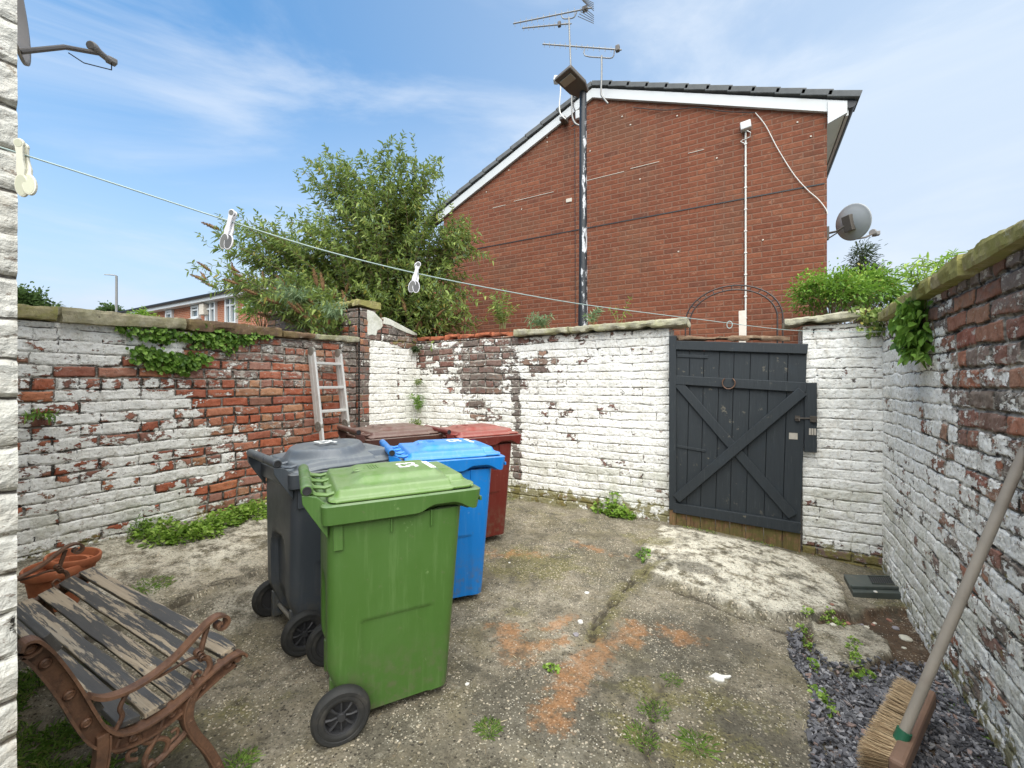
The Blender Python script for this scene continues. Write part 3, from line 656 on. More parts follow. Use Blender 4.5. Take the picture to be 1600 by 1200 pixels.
# box end at the eaves and soffit
m = MB(); P = [(xr-.0, vz(xr)-.03), (eR-.06, vz(eR)-.01), (eR-.06, vz(eR)-.13), (xr-.0, vz(xr)-.30)]
m.add([(x, HY-.062, z) for x, z in P]+[(x, HY-.02, z) for x, z in P], [(0, 1, 2, 3), (7, 6, 5, 4), (0, 4, 5, 1), (1, 5, 6, 2), (2, 6, 7, 3), (3, 7, 4, 0)]).build('box_end', M['white_pvc'], hs)
M['soffit'] = simple('soffit_board', (.60, .62, .55), .6, noise=.1, nscale=4, dirt=(.30, .38, .22), dscale=3, damt=.5)
zs = vz(eR)-.13
m = MB(); m.add([(xr, HY-.02, vz(xr)-.30), (eR-.07, HY-.02, zs), (eR-.07, HY+9, zs), (xr, HY+9, vz(xr)-.30)], [(0, 1, 2, 3)])
m.add([(xr, HY-.02, vz(xr)-.29), (eR-.07, HY-.02, zs+.012), (eR-.07, HY+9, zs+.012), (xr, HY+9, vz(xr)-.29)], [(3, 2, 1, 0)]).build('soffit', M['soffit'], hs)
MB().box((eR-.045, HY+4.5, zs+.08), (.03, 9.0, .17)).build('fascia', M['white_pvc'], hs)
m = MB(); m.tube([(eR-.01, HY-.03, zs+.12), (eR-.01, HY+9, zs+.12)], .055, 10); m.build('gutter', M['black_paint'], hs)
# roof slopes and verge tiles
m = MB()
for xb_ in (eR+.01, xl-.2):
    q = [(xa, HY-.0, vz(xa)+.02), (xb_, HY-.0, vz(xb_)+.02), (xb_, HY+9, vz(xb_)+.02), (xa, HY+9, vz(xa)+.02)]
    m.add(q+[(x, y, z+.05) for x, y, z in q], [(0, 1, 2, 3), (7, 6, 5, 4), (0, 4, 5, 1), (1, 5, 6, 2), (2, 6, 7, 3), (3, 7, 4, 0)])
m.build('roof', M['tile'], hs)
for side in (1, -1):
    xe = eR-.06 if side > 0 else xl-.2; n = int(abs(xe-xa)/.29); 
    for i in range(n+1):
        pit = .274 if side > 0 else .29; x0 = xa+side*i*pit; x1 = x0+side*.31
        s_ = (sR if side > 0 else sL); ang = math.atan(s_)*side
        cxm = (x0+x1)/2; zc = vz(cxm)+.075
        MB().box((0, 0, 0), (.34, .34, .075), (0, ang-side*.05, 0)).build('verge_tile', M['tile'], hs, loc=(cxm, HY+.09, zc), bevel=.006)
# rows of tiles seen along the right eaves
m = MB()
for k in range(28): m.box((eR-.01, HY+.42+k*.31, vz(eR)+.075), (.10, .29, .03), (0, math.atan(sR), 0))
m.build('eaves_tiles', M['tile'], hs)
for (x0_, y0_, x1_, y1_, r) in ((720, 395, 1292, 268, .006), (745, 325, 865, 300, .004), (915, 281, 1100, 235, .004)):
    pass
rk = MB()
for py_l, py_r in ((397, 308),):
    P0 = on_g(720, py_l, .004); P1 = on_g(1180, py_r, .004); zc = (P0.z+P1.z)/2
m = MB(); m.box(((xl+xr)/2, HY-.002, 3.90), (xr-xl-.05, .01, .014)); m.build('movement_joint', M['dark_cable'], hs)
M['weep'] = simple('pale_mortar_plug', (.55, .50, .42), .9)
m = MB()
for (px, py) in ((972, 182), (1058, 181), (1000, 280), (922, 236), (855, 222), (815, 327), (1060, 393), (855, 215), (1120, 247), (1192, 375), (760, 300), (1267, 213), (985, 195), (795, 266), (1246, 191)):
    p = on_g(px, py, .003); m.box(p, (.022, .01, .018), (0, random.uniform(-.6, .6), 0))
m.build_each('mortar_plug', M['weep'], hs, bevel=.003)
m = MB()
for (a, b) in (((803, 315), (865, 299)), ((917, 283), (975, 267)), ((770, 325), (790, 320)), ((985, 264), (1030, 252)), ((1075, 240), (1100, 233))):
    p = on_g(*a, .003); q = on_g(*b, .003); q.z = p.z = (p.z+q.z)/2; m.bar(p, q, .006, .007)
m.build_each('pale_joint', M['weep'], hs)
# vent brick
MB().box(on_g(889, 313, .006), (.10, .014, .06)).build('vent', M['weep'], hs, bevel=.004)

# junction box with conduit, cables
jb = thing('junction_box', 'small white box at the top of a thin vertical conduit on the brick gable', 'junction box')
p = on_g(1165, 197, .05); MB().box(p, (.125, .09, .10), (0, -.12, 0)).build('box', M['white_pvc'], jb, bevel=.008)
MB().tube([on_g(1165, 205, .02), on_g(1165, 530, .02)], .011, 8).build('conduit', M['cable'], jb)
m = MB(); P = [on_g(1167, 204, .07), on_g(1173, 207, .08), on_g(1172, 214, .05), on_g(1160, 219, .03), on_g(1157, 221, .03), on_g(1163, 224, .03)]
m.tube(P, .006, 6).build('cable_loop', M['cable'], jb)
m = MB()
for k in range(9): m.box(on_g(1165, 225+k*34, .025), (.035, .02, .015))
m.build_each('clip', M['cable'], jb)
tag(catline('loose_cable', [(1180, 176), (1196, 196), (1215, 232), (1240, 272), (1262, 297), (1278, 311), (1290, 326), (1293, 335)], .0055, M['cable']), 'thin pale loose cable sagging diagonally across the right of the brick gable', 'cable')
tag(catline('eaves_cable', [(990, 168), (1040, 172), (1090, 168), (1130, 174), (1180, 176)], .006, M['dark_cable'], off=.03), 'thin dark cable running under the white verge board of the gable', 'cable')
MB().tube([on_g(898, 200, .02), on_g(899, 505, .02)], .005, 6).build('gable_cable', M['dark_cable'], None)
tag(bpy.data.objects['gable_cable'], 'dark cable dropping straight down the gable just left of the black lamp post', 'cable')

# ------------------------------------------------------------------ lamp post
LY = 5.35
lp = thing('lamp_post', 'tall black lamp post with flaking paint in front of the brick gable', 'lamp post')
t = NT('flaking_black_paint'); o_ = t.tex('Object'); px_, py_, pz_ = t.sep(o_)
side = t.ss(-.035, .03, px_)
n_ = t.noise(t.vmap(o_, scale=(1, 1, .22)), 17, 6, .7)
msk = t.ss(.635, .65, n_+side*.16-.10+t.ss(2.0, 1.0, t.math('ABSOLUTE', pz_-2.7))*.07)
c = t.mix(msk, (.014, .016, .019), t.mix(t.noise(o_, 40), (.45, .46, .48), (.62, .62, .62)))
M['post'] = t.finish(c, .45, bump=1-msk, bstr=.3, bdist=.003)
bx_ = atY(911, 513, LY); tp = atY(911.5, 150, LY)
m = MB(); m.lathe([(.0, -.3), (.068, -.3), (.068, 1.4), (.064, 2.4), (.0565, 2.5), (.052, 3.6), (.046, tp.z-.05), (.0, tp.z-.05)], 20)
m.build('pole', M['post'], lp, loc=(bx_.x, LY, 0))
MB().lathe([(.0, tp.z-.08), (.046, tp.z-.08), (.046, tp.z+.08), (.0, tp.z+.08)], 14).build('spigot', M['black_paint'], lp, loc=(bx_.x, LY, 0))
M['lamp_body'] = simple('dark_lamp_body', (.10, .085, .07), .55, noise=.2)
hd = bpy.data.objects.new('lamp_head', None)
m = MB(); outl = [(-.075, 0), (.075, 0), (.14, .13), (.145, .42), (-.145, .42), (-.14, .13)]
m.prism([(x, -y) for x, y in outl][::-1], 0, .055)
ho = m.build('lamp_head', M['lamp_body'], lp, bevel=.012, loc=(bx_.x, LY+.04, tp.z+.03), rot=(-math.radians(15), math.radians(0), math.radians(-24)))
g = MB().box((0, -.31, -.006), (.20, .10, .012)).build('lens', simple('lamp_lens', (.34, .30, .24), .3), ho, bevel=.004)

# ------------------------------------------------------------------ aerials
def aerial(label, boom_a, boom_b, nel, eh, mast_pts, off=.25, br=None, extra=None, name='tv_aerial'):
    r = thing(name, label, 'aerial', group=None)
    a = atY(*boom_a, HY-off); b = atY(*boom_b, HY-off)
    MB().tube([a, b], .011, 6).build('boom', M['steel'], r)
    m = MB()
    for k in range(nel):
        p = a.lerp(b, (k+.3)/nel); m.tube([p-Vector((0, 0, eh)), p+Vector((0, 0, eh))], .0045, 5)
    m.build_each('element', M['steel'], r)
    if mast_pts: catline('mast', mast_pts, .014, M['steel'], r, off=off, sub=3, n=8)
    if br: catline('bracket', br, .009, M['steel'], r, off=off, sub=3)
    if extra: extra(r)
    return r
def ex1(r):
    m = MB()
    for s_ in (-1, 1):
        for k in range(5): q = atY(918, 14+s_*(4+k*3), HY-.25); m.tube([q+Vector((-.03-.02*k, -.12, s_*.0)), q+Vector((.06, .12, 0))], .005, 5)
    m.build('reflector', M['steel'], r)
    MB().box(atY(914, 14, HY-.25), (.08, .07, .06)).build('feed_box', M['lamp_body'], r, bevel=.01)
aerial('long rising television aerial, topmost of three, on the tall mast left of the lamp head', (802, 37), (925, 12), 13, .055, [(889, 27), (890, 60), (892, 110), (893, 150), (894, 180), (898, 192), (905, 196)], br=[(877, 24), (880, 29), (889, 29), (897, 27), (901, 19)], extra=ex1)
aerial('short television aerial clamped to the tall mast under the longest one', (816, 44), (889, 37), 9, .045, None, br=[(884, 38), (893, 37)], extra=lambda r: MB().box(atY(874, 38, HY-.25), (.05, .05, .08)).build('feed_box', M['lamp_body'], r, bevel=.01))
aerial('long level television aerial on its own short mast above the right roof slope', (848, 69), (971, 78), 14, .045, [(940, 87), (940, 120), (939, 145), (942, 152), (950, 162)], br=[(914, 75), (914, 87), (940, 90), (957, 90), (960, 78)], extra=lambda r: MB().box(atY(965, 76, HY-.25), (.06, .06, .09)).build('feed_box', M['lamp_body'], r, bevel=.012))
fl = thing('security_camera', 'small white camera on a bent pole fixed to the left slope of the gable', 'camera')
catline('pole', [(875, 117), (876, 140), (874, 165), (876, 178), (884, 186)], .011, M['cable'], fl, off=.2, sub=4, n=8)
MB().box(atY(869, 125, HY-.2), (.08, .12, .09), (0, .2, .3)).build('housing', M['white_pvc'], fl, bevel=.02)
MB().box(atY(881, 188, HY-.1), (.10, .16, .05)).build('wall_bracket', M['lamp_body'], fl, bevel=.01)
tb = thing('cable_box', 'small white box and tangled cables on the gable just left of the lamp post top', 'cable box')
MB().box(on_g(903, 180, .05), (.07, .06, .13)).build('box', M['white_pvc'], tb, bevel=.01)
catline('cable', [(895, 145), (896, 165), (899, 175), (896, 185), (900, 192), (893, 198)], .008, M['dark_cable'], tb, off=.06)

# ------------------------------------------------------------------ satellite dishes
def dish(label, centre, w_, h_, normal, mount, lnb, name='satellite_dish', armmid=None, mat=None, ls=1.0):
    r = thing(name, label, 'satellite dish')
    n = Vector(normal).normalized(); x = n.cross(Vector((0, 0, 1))).normalized(); y = x.cross(n).normalized()*-1
    if y.z < 0: y = -y
    R = Matrix((x, y, n)).transposed(); c = Vector(centre)
    m = MB(); rings = []
    N = 36
    for rr_ in (0.02, .25, .5, .75, .93, 1.0):
        rings.append([c+R @ Vector((w_/2*rr_*math.cos(2*math.pi*k/N), h_/2*rr_*math.sin(2*math.pi*k/N), .055*(rr_**2)-.055+(0 if rr_ < 1 else -.006))) for k in range(N)])
    m.loft(rings, cap=False)
    o2 = m.build('reflector', mat or M['dish'], r); md_ = o2.modifiers.new('s', 'SOLIDIFY'); md_.thickness = .008
    bc = c-n*.07; mt = Vector(mount)
    MB().box(bc, (.11, .06, .19), R @ Matrix.Rotation(math.pi/2, 3, 'X')).build('back_plate', M['lamp_body'], r, bevel=.006)
    m = MB(); m.tube([mt, mt.lerp(bc, .45)+Vector((0, 0, -.03)), bc], .014, 8); m.tube([mt+Vector((0, 0, -.07)), mt.lerp(bc, .5)+Vector((0, 0, -.05))], .008, 6)
    m.box(mt, (.03, .07, .16)); m.build('wall_mount', M['lamp_body'], r)
    ln = Vector(lnb); lo = c-y*(h_/2)*.95-n*.01
    arm = [lo, lo.lerp(ln, .5)+(armmid or Vector((0, 0, -.02))), ln]
    MB().tube(arm, .010*ls**.5, 8).build('arm', M['lamp_body'], r)
    q = (c-ln).normalized(); m = MB(); m.tube([ln-q*.04, ln+q*.01, ln+q*.035, ln+q*.05], [.018*ls, .02*ls, .03*ls, .027*ls], 12); m.box(ln-q*.05+Vector((0, 0, .005)), (.05*ls, .05*ls, .035*ls))
    m.build('receiver', simple('receiver_grey', (.22, .21, .20), .6) if 'receiver_grey' not in bpy.data.materials else bpy.data.materials['receiver_grey'], r, bevel=.004)
    MB().tube([ln-q*.05, ln-q*.05+Vector((0, 0, -.03)), ln.lerp(lo, .25)+Vector((0, 0, -.035)), ln.lerp(lo, .45)], .002, 5).build('cable', M['dark_cable'], r)
    return r
M['dish'] = simple('grey_dish_metal', (.36, .37, .37), .5, noise=.12, nscale=6)
dc = atD(1334, 347, 5.15); mt = atD(1297, 358, 5.2); mt.x = xr+.02; mt.y = HY+.12
dish('grey oval satellite dish fixed to the right corner of the brick house', dc, .47, .43, (.81, .57, .25), mt, atD(1366, 364, 5.38), ls=1.4)
d2 = thing('x', 'x', 'x'); bpy.data.objects.remove(d2)
nd = dish('beige dish seen edge on beside the painted house wall, upper left', atD(22, -28, 1.30), .44, .44, (.36, .93, .10), (-1.62, .25, 2.45), atD(158, 84, 1.62), armmid=Vector((0, 0, .02)), ls=.6, mat=simple('beige_dish_metal', (.33, .29, .25), .6, noise=.2, nscale=8))

# ------------------------------------------------------------------ distant houses, street lamp
fh = thing('terraced_house', 'long distant orange brick house with white windows and a shallow roof beyond the left wall', 'house')
FY = 9.0; ex = -7.2; wx = -27.0; ztop_ = 4.86
me = bpy.data.meshes.new('wall'); V = [(wx, FY, -.3), (ex, FY, -.3), (ex, FY, ztop_), (wx, FY, ztop_), (wx, FY+7, -.3), (ex, FY+7, -.3), (ex, FY+7, ztop_), (wx, FY+7, ztop_)]
me.from_pydata(V, [], [(0, 1, 2, 3), (1, 5, 6, 2), (4, 0, 3, 7)]); ul = me.uv_layers.new(name='UVMap')
for pl in me.polygons:
    for li in pl.loop_indices:
        v = me.vertices[me.loops[li].vertex_index].co; ul.data[li].uv = ((v.x if abs(pl.normal.y) > .5 else v.y)+90, v.z)
me.materials.append(M['brick_far']); o = bpy.data.objects.new('wall', me); COL.objects.link(o); o.parent = fh
MB().box(((wx+ex)/2, FY-.28, ztop_-.06), (ex-wx+.4, .05, .20)).build('fascia', M['white_pvc'], fh)
MB().box(((wx+ex)/2, FY-.15, ztop_-.15), (ex-wx+.3, .28, .03)).build('soffit', M['white_pvc'], fh)
MB().tube([(wx-.2, FY-.36, ztop_+.03), (ex+.2, FY-.36, ztop_+.03)], .06, 8).build('gutter', M['black_paint'], fh)
m = MB(); P = [(FY-.42, ztop_+.06), (FY+3.5, ztop_+1.0), (FY+7.4, ztop_+.06)]
m.add([(x, y, z) for x in (wx-.2, ex+.2) for y, z in P], [(0, 3, 4, 1), (1, 4, 5, 2), (0, 1, 2), (3, 5, 4), (0, 2, 5, 3)]).build('roof', M['tile'], fh)
MB().box((-21.5, FY+2.5, ztop_+1.1), (.25, .25, 1.5)).build('vent_pipe', M['stone_grey'], fh)
M['glass'] = simple('window_glass', (.10, .13, .15), .06, spec=.8)
def far_window(pxa, pya, pxb, pyb, lights=2):
    a = atY(pxa, pya, FY); b = atY(pxb, pyb, FY); wd = abs(b.x-a.x); zt = (a.z+0)
    zb_ = b.z; cx = (a.x+b.x)/2; cz = (zt+zb_)/2; hh = zt-zb_
    f = MB(); tk = .09
    f.box((cx, FY-.05, zt-tk/2), (wd, .10, tk)); f.box((cx, FY-.05, zb_+tk/2), (wd, .10, tk))
    for k in range(lights+1): x = cx-wd/2+tk/2+(wd-tk)*k/lights; f.box((x, FY-.05, cz), (tk, .10, hh-2*tk-.002))
    f.box((cx, FY-.045, zt-hh*.34), (wd-2*tk, .08, tk*.8)); f.box((cx, FY-.09, zb_-.03), (wd+.15, .2, .05))
    w_ = f.build('window', M['white_pvc'], fh)
    MB().box((cx, FY-.012, cz), (wd-.1, .02, hh-.1)).build('pane', M['glass'], w_)
for a in ((302, 479, 314, 497, 1), (324, 472, 340, 506, 2), (355, 463, 372, 506, 2), (388, 462, 404, 478, 1), (262, 486, 272, 499, 1), (431, 455, 452, 500, 2)): far_window(*a)
MB().box(atY(319, 484, FY-.1), (.35, .25, .45)).build('flue', M['weep'], fh, bevel=.03)
sp = thing('street_lamp', 'thin grey street lamp standing far off beyond the left wall', 'street lamp')
b_ = atD(182, 487, 26); t_ = atD(182, 431, 26)
MB().lathe([(.11, -.3), (.11, 2.0), (.075, 2.2), (.06, t_.z)], 10).build('pole', M['steel'], sp, loc=(b_.x, b_.y, 0))
e_ = atD(163, 429, 25.8)
m = MB(); m.tube([(t_.x, t_.y, t_.z-.05), (t_.x-.05, t_.y-.02, t_.z+.03), t_.lerp(e_, .35)+Vector((0, 0, .03)), e_], [.06, .06, .07, .05], 8, flat=.5); m.build('lamp_head', M['steel'], sp)
# ------------------------------------------------------------------ wheelie bins
def rrect(hx, y0, y1, r, n=28):
    """rounded rectangle ring, dense"""
    P = []; cx = (hx-r); 
    cs = [((cx, y1-r), 0), ((-cx, y1-r), 90), ((-cx, y0+r), 180), ((cx, y0+r), 270)]
    for (c, a0) in cs:
        for k in range(7): a = math.radians(a0+90*k/6); P.append((c[0]+r*math.cos(a), c[1]+r*math.sin(a)))
    # densify straight runs
    Q = []
    for i in range(len(P)):
        a = P[i]; b = P[(i+1) % len(P)]; d = math.hypot(b[0]-a[0], b[1]-a[1]); k = 34 if d > .08 else 1
        for j in range(k): Q.append((a[0]+(b[0]-a[0])*j/k, a[1]+(b[1]-a[1])*j/k))
    return Q
def plastic(name, col, faded, scuff=(.5, .5, .45)):
    t = NT(name); o = t.tex('Object'); n = t.noise(o, 3, 6, .65); f = t.noise(o, 55, 4, .6); x, y, z = t.sep(o)
    c = t.mix(t.ss(.35, .72, n)*.30, col, faded)
    up = t.ss(.4, .9, t.sep(E_(t, t.n('ShaderNodeNewGeometry').outputs['Normal']))[2])
    st = t.noise(t.vmap(o, scale=(16, 16, .9)), 2.2, 6, .68)
    c = t.mix(t.ss(.50, .68, st)*.14, c, scuff)
    scr = t.noise(t.vmap(o, scale=(30, 4, 3), rot=(.3, .2, .1)), 3, 6, .75)
    c = t.mix(t.ss(.64, .69, scr)*.45, c, scuff)
    dm = t.noise(o, 14, 8, .7)
    c = t.mix(t.ss(.42, .64, dm)*t.ss(.40, .02, z)*.65, c, (.13, .115, .075))
    c = t.mix(t.ss(.60, .70, t.noise(t.vmap(o, loc=(3, 3, 3)), 26, 7, .72))*.30, c, (.16, .14, .09))
    c = t.mix(up*.20*t.ss(.3, .6, t.noise(o, 7, 6, .7)), c, (.42, .42, .36))
    return t.finish(c, t.ss(.3, .7, n, .34, .55), bump=f*.5+n*.5, bstr=.05, bdist=.003, spec=.5)
M['rubber'] = simple('black_tyre', (.018, .018, .017), .75, noise=.4, nscale=18, dirt=(.09, .08, .065), dscale=10, damt=.5)
M['hub'] = simple('dark_hub', (.03, .03, .032), .5, noise=.3)
M['axle'] = simple('zinc_axle', (.32, .30, .26), .45, metal=.6, noise=.3)
M['decal'] = simple('white_number', (.74, .75, .72), .55, noise=.15, nscale=40, dirt=(.35, .38, .3), dscale=40, damt=.45)
M['cap'] = simple('dark_end_cap', (.02, .02, .022), .6)
def text_obj(txt, size, mat, parent, loc, rot, extr=.0008, name='number', font_scale=(1, 1, 1)):
    cu = bpy.data.curves.new('t', 'FONT'); cu.body = txt; cu.size = size; cu.extrude = extr; cu.align_x = 'CENTER'; cu.align_y = 'CENTER'; cu.offset = size*.02
    tmp = bpy.data.objects.new('t', cu); COL.objects.link(tmp); dg = bpy.context.evaluated_depsgraph_get(); me = bpy.data.meshes.new_from_object(tmp.evaluated_get(dg))
    bpy.data.objects.remove(tmp); me.name = name
    o = bpy.data.objects.new(name, me); COL.objects.link(o); me.materials.clear(); me.materials.append(mat); o.parent = parent; o.location = loc; o.rotation_euler = rot; o.scale = font_scale
    return o
def wheelie_bin(label, x, y, rz, body, lid, dome=False, number=True, grey=False, z=None):
    r = thing('wheelie_bin', label, 'wheelie bin', (x, y, (gz(x, y) if z is None else z)), math.radians(rz), 'wheelie bins standing in the yard')
    # body
    m = MB(); rings = []; zs_ = sorted([.045+i*.0225 for i in range(37)]+[.428, .437, .150])
    for zz in zs_:
        k = (zz-.045)/.81
        hx = .208+.040*k; yf = .245+.055*k; yb = -.262+.0*k
        if zz < .26: yb += .085*(1-((zz-.045)/.215))**1.2
        ring = []
        for (px_, py_) in rrect(hx, yb, yf, .045):
            ins = 0
            def s_(a, b, v): return float(sstep(a, b, v))
            if abs(px_) > hx-.004:     # side panels
                ins = .007*s_(.150, .138, abs(py_-.01))*s_(.4365, .4285, zz)
                ins = ins - .006*s_(.012, .006, abs(abs(py_)-.15))*0
                px_ -= math.copysign(ins, px_)
            if py_ < yb+.004:          # rear channel
                top = .56-max(0, abs(px_)-.05)**2*14
                py_ += .035*s_(.125, .105, abs(px_))*s_(top+.01, top-.015, zz)
            if py_ > yf-.004:
                py_ -= .008*s_(.14, .125, abs(px_))*s_(.5, .485, zz)
            ring.append((px_, py_, zz))
        rings.append(ring)
    m.loft(rings)
    m.build('body', body, r)
    rb = MB()
    for s__ in (-1, 1):
        for yy in (-.02, .15): rb.box((s__*.252, yy, .825), (.014, .007, .07))
        rb.box((s__*.245, -.225, .80), (.02, .035, .10))
    for xx in (-.1, .1): rb.box((xx, .302, .82), (.007, .014, .07))
    rb.build_each('rib', body, r, bevel=.002)
    m = MB()
    R = [(.244, -.262, .295, .842), (.262, -.272, .325, .850), (.285, -.285, .360, .862), (.288, -.287, .372, .905), (.290, -.288, .375, .932), (.282, -.282, .366, .938), (.262, -.262, .34, .936), (.20, -.2, .28, .93)]
    rings = []
    for hx, y0, y1, zz in R:
        rg = []
        for (px_, py_) in rrect(hx, y0, y1, .03 if zz > .86 else .045):
            dz = 0
            if zz < .88: dz = .028*float(sstep(.08, .16, py_))*float(sstep(.33, .24, py_)) - .012*float(sstep(.28, .34, py_))
            rg.append((px_, py_, zz+dz))
        rings.append(rg)
    m.loft(rings).build('rim', body, r)
    # small lip teeth at the front
    MB().box((.245, .376, .885), (.05, .012, .02)).box((-.245, .376, .885), (.05, .012, .02)).build_each('lip', body, r, bevel=.003)
    # lid as a moulded surface
    nx, ny = 90, 104; X = np.linspace(-.277, .277, nx)[:, None]+np.zeros((1, ny)); Y = np.linspace(-.262, .352, ny)[None, :]+np.zeros((nx, 1))
    cr = .05; qx = np.abs(X)-(.277-cr); qy = np.abs(Y-.045)-(.307-cr)
    de = -(np.hypot(np.maximum(qx, 0), np.maximum(qy, 0))+np.minimum(np.maximum(qx, qy), 0)-cr)
    Zl = .943+.010*sstep(.0, .008, de)+.030*sstep(.016, .040, de)
    if dome:
        e = np.hypot(X/.235, (Y-.0)/.235); Zl = Zl+.050*sstep(1.0, .80, e)+.0*e
        Zl = Zl+.016*sstep(.26, .12, np.abs(X))*sstep(.0, .2, Y)-.012*sstep(-.1,-.25,Y)
        notch = sstep(.155, .17, np.abs(X))*sstep(.175, .20, Y)
        Zl = Zl*(1-notch)+(.952-.02*(Y-.2))*notch
    else:
        ax = .185-.10*np.clip(Y+.10, -.1, .4)*.25; e1 = sstep(.0, .045, ax-np.abs(X)); e2 = sstep(-.175, -.10, Y)*sstep(.262, .21, Y+.35*np.abs(X)*.3)
        Zl = Zl+.024*e1*e2
        Zl = Zl+.006*np.cos(X/.277*math.pi/2)
        rr_ = np.maximum(np.abs(X)-.285, 0); notch = sstep(.178, .186, np.abs(X)+.18*np.maximum(0, .27-Y))*sstep(.235, .247, Y)
        Zl = Zl*(1-notch)+.955*notch
    # round the plan corners
    sc_ = np.ones_like(X)
    out_ = de < 0
    cxn = np.sign(X)*(.277-cr); cyn = .045+np.sign(Y-.045)*(.307-cr); dd = np.hypot(X-cxn, Y-cyn); 
    X2 = np.where(out_, cxn+(X-cxn)*cr/np.maximum(dd, 1e-6), X); Y2 = np.where(out_, cyn+(Y-cyn)*cr/np.maximum(dd, 1e-6), Y)
    V = np.stack([X2, Y2, Zl], 2).reshape(-1, 3)
    lo_ = np_mesh('lid', V, grid_faces(nx, ny), lid, r, smooth=True)
    sm_ = lo_.modifiers.new('s', 'SOLIDIFY'); sm_.thickness = .012; sm_.offset = -1
    # hinge arms + handle
    m = MB(); HYY, HZ = -.335, .995
    for xx in (-.205, -.07, .07, .205):
        m.tube([(xx, HYY, HZ), (xx, HYY+.03, HZ-.026), (xx, -.262, .962), (xx, -.235, .968)], [.020, .014, .012, .010], 8, flat=.7)
    m.build_each('hinge', lid, lo_)
    m = MB()
    prof = []
    segs = [(-.245, -.085), (-.080, .080), (.085, .245)]
    for a, b in segs: m.lathe([(0, a), (.019, a), (.0225, a+.003), (.0225, b-.003), (.019, b), (0, b)], 20, c=(0, HYY, HZ), axis='X')
    for s__ in (-1, 1):
        pl = [(-.262, .80), (-.262, .93), (-.30, .965), (HYY+.012, HZ-.022), (HYY-.018, HZ-.018), (HYY-.016, HZ-.05), (-.325, .90), (-.29, .845)]
        MM = Matrix(((0, 0, 1, 0), (1, 0, 0, 0), (0, 1, 0, 0), (0, 0, 0, 1)))
        m.prism(pl, s__*.232-.012, s__*.232+.012, MM)
    m.build('handle', body, r, bevel=.002)
    MB().lathe([(0, .246), (.0165, .246), (.0165, .2485), (.012, .2485), (.011, .244), (0, .244)], 18, c=(0, HYY, HZ), axis='X').build('end_cap', M['cap'], r)
    MB().lathe([(0, -.246), (.0165, -.246), (.0165, -.2485), (.012, -.2485), (.011, -.244), (0, -.244)], 18, c=(0, HYY, HZ), axis='X').build('end_cap', M['cap'], r)
    # wheels and axle
    MB().tube([(-.25, -.215, .108), (.25, -.215, .108)], .011, 12).build('axle', M['axle'], r)
    mb = MB()
    for s__ in (-1, 1): mb.box((s__*.15, -.205, .12), (.03, .09, .15))
    mb.build_each('axle_bracket', body, r, bevel=.006)
    for s__ in (-1, 1):
        tm = MB().lathe([(.064, -.020), (.072, -.024), (.098, -.025), (.107, -.017), (.110, -.006), (.110, .006), (.107, .017), (.098, .025), (.086, .0245), (.084, .022), (.074, .024), (.066, .022), (.064, .020)], 44, axis='X', closed=True)
        w_ = tm.build('wheel', M['rubber'], r, loc=(s__*.262, -.215, .108))
        hm = MB().lathe([(.066, -.018), (.066, .018), (.060, .016), (.056, -.004), (.058, -.016)], 32, axis='X', closed=True)
        hm.lathe([(0, .019), (.014, .019), (.017, .012), (.017, -.012), (0, -.014)], 16, axis='X')
        for k in range(8):
            a = 2*math.pi*k/8; 
            hm.tube([(.004, .013*math.cos(a), .013*math.sin(a)), (.010, .036*math.cos(a), .036*math.sin(a)), (.004, .061*math.cos(a), .061*math.sin(a))], [.0055, .0045, .0075], 6)
        hm.lathe([(.0, -.012), (.058, -.012), (.058, -.009), (0, -.009)], 24, axis='X')
        ho_ = hm.build('rim', M['hub'], w_)
        if s__ < 0: ho_.scale = (-1, 1, 1)
    if number:
        zt = 1.030 if dome else 1.0155
        if dome: text_obj('53', .14, M['decal'], r, (0, 0.0, zt+.021), (0, 0, math.pi), font_scale=(1, 1.0, 1))
        else:
            text_obj('53', .125, M['decal'], r, (0.0, .11, zt-.0005), (math.radians(.5), 0, math.pi))
            MB().box((0.02, .205, zt-.004), (.17, .026, .003), (0.0, 0, 0)).build('label_strip', M['decal'], r)
    if not dome:
        # moulded crest-like relief lines on the lid
        m = MB()
        for k in range(4): m.box((-.03+.0*k, -.065+k*.012, 1.0145), (.10-.01*k, .0035, .003))
        m.lathe([(.022, 1.013), (.026, 1.0165), (.030, 1.013)], 20, c=(0, -.115, 0)); m.build('moulding', lid, r)
    return r
G1 = plastic('green_plastic', (.058, .135, .024), (.09, .18, .045), (.22, .33, .13)); G2 = plastic('green_lid_plastic', (.11, .205, .045), (.16, .27, .08), (.30, .42, .18))
B1 = plastic('blue_plastic', (.001, .165, .52), (.008, .20, .56), (.15, .32, .60)); B2 = plastic('blue_lid_plastic', (.015, .22, .64), (.05, .29, .70), (.25, .45, .72))
K1 = plastic('grey_plastic', (.055, .064, .076), (.08, .088, .098), (.17, .18, .185)); K2 = plastic('grey_lid_plastic', (.095, .112, .135), (.14, .155, .175), (.3, .31, .32))
N1 = plastic('brown_plastic', (.075, .028, .018), (.10, .04, .028), (.2, .12, .09)); N2 = plastic('brown_lid_plastic', (.105, .045, .032), (.15, .075, .055), (.28, .18, .14))
R1 = plastic('red_plastic', (.115, .012, .008), (.15, .026, .018), (.3, .12, .09)); R2 = plastic('red_lid_plastic', (.22, .035, .024), (.28, .065, .045), (.45, .2, .15))
wheelie_bin('green wheelie bin with one black wheel facing out, nearest of the five bins', -1.492, 1.440, -33.1, G1, G2, z=-.004)
wheelie_bin('bright blue wheelie bin standing behind the green one', -1.815, 2.235, -37.5, B1, B2, z=0.0)
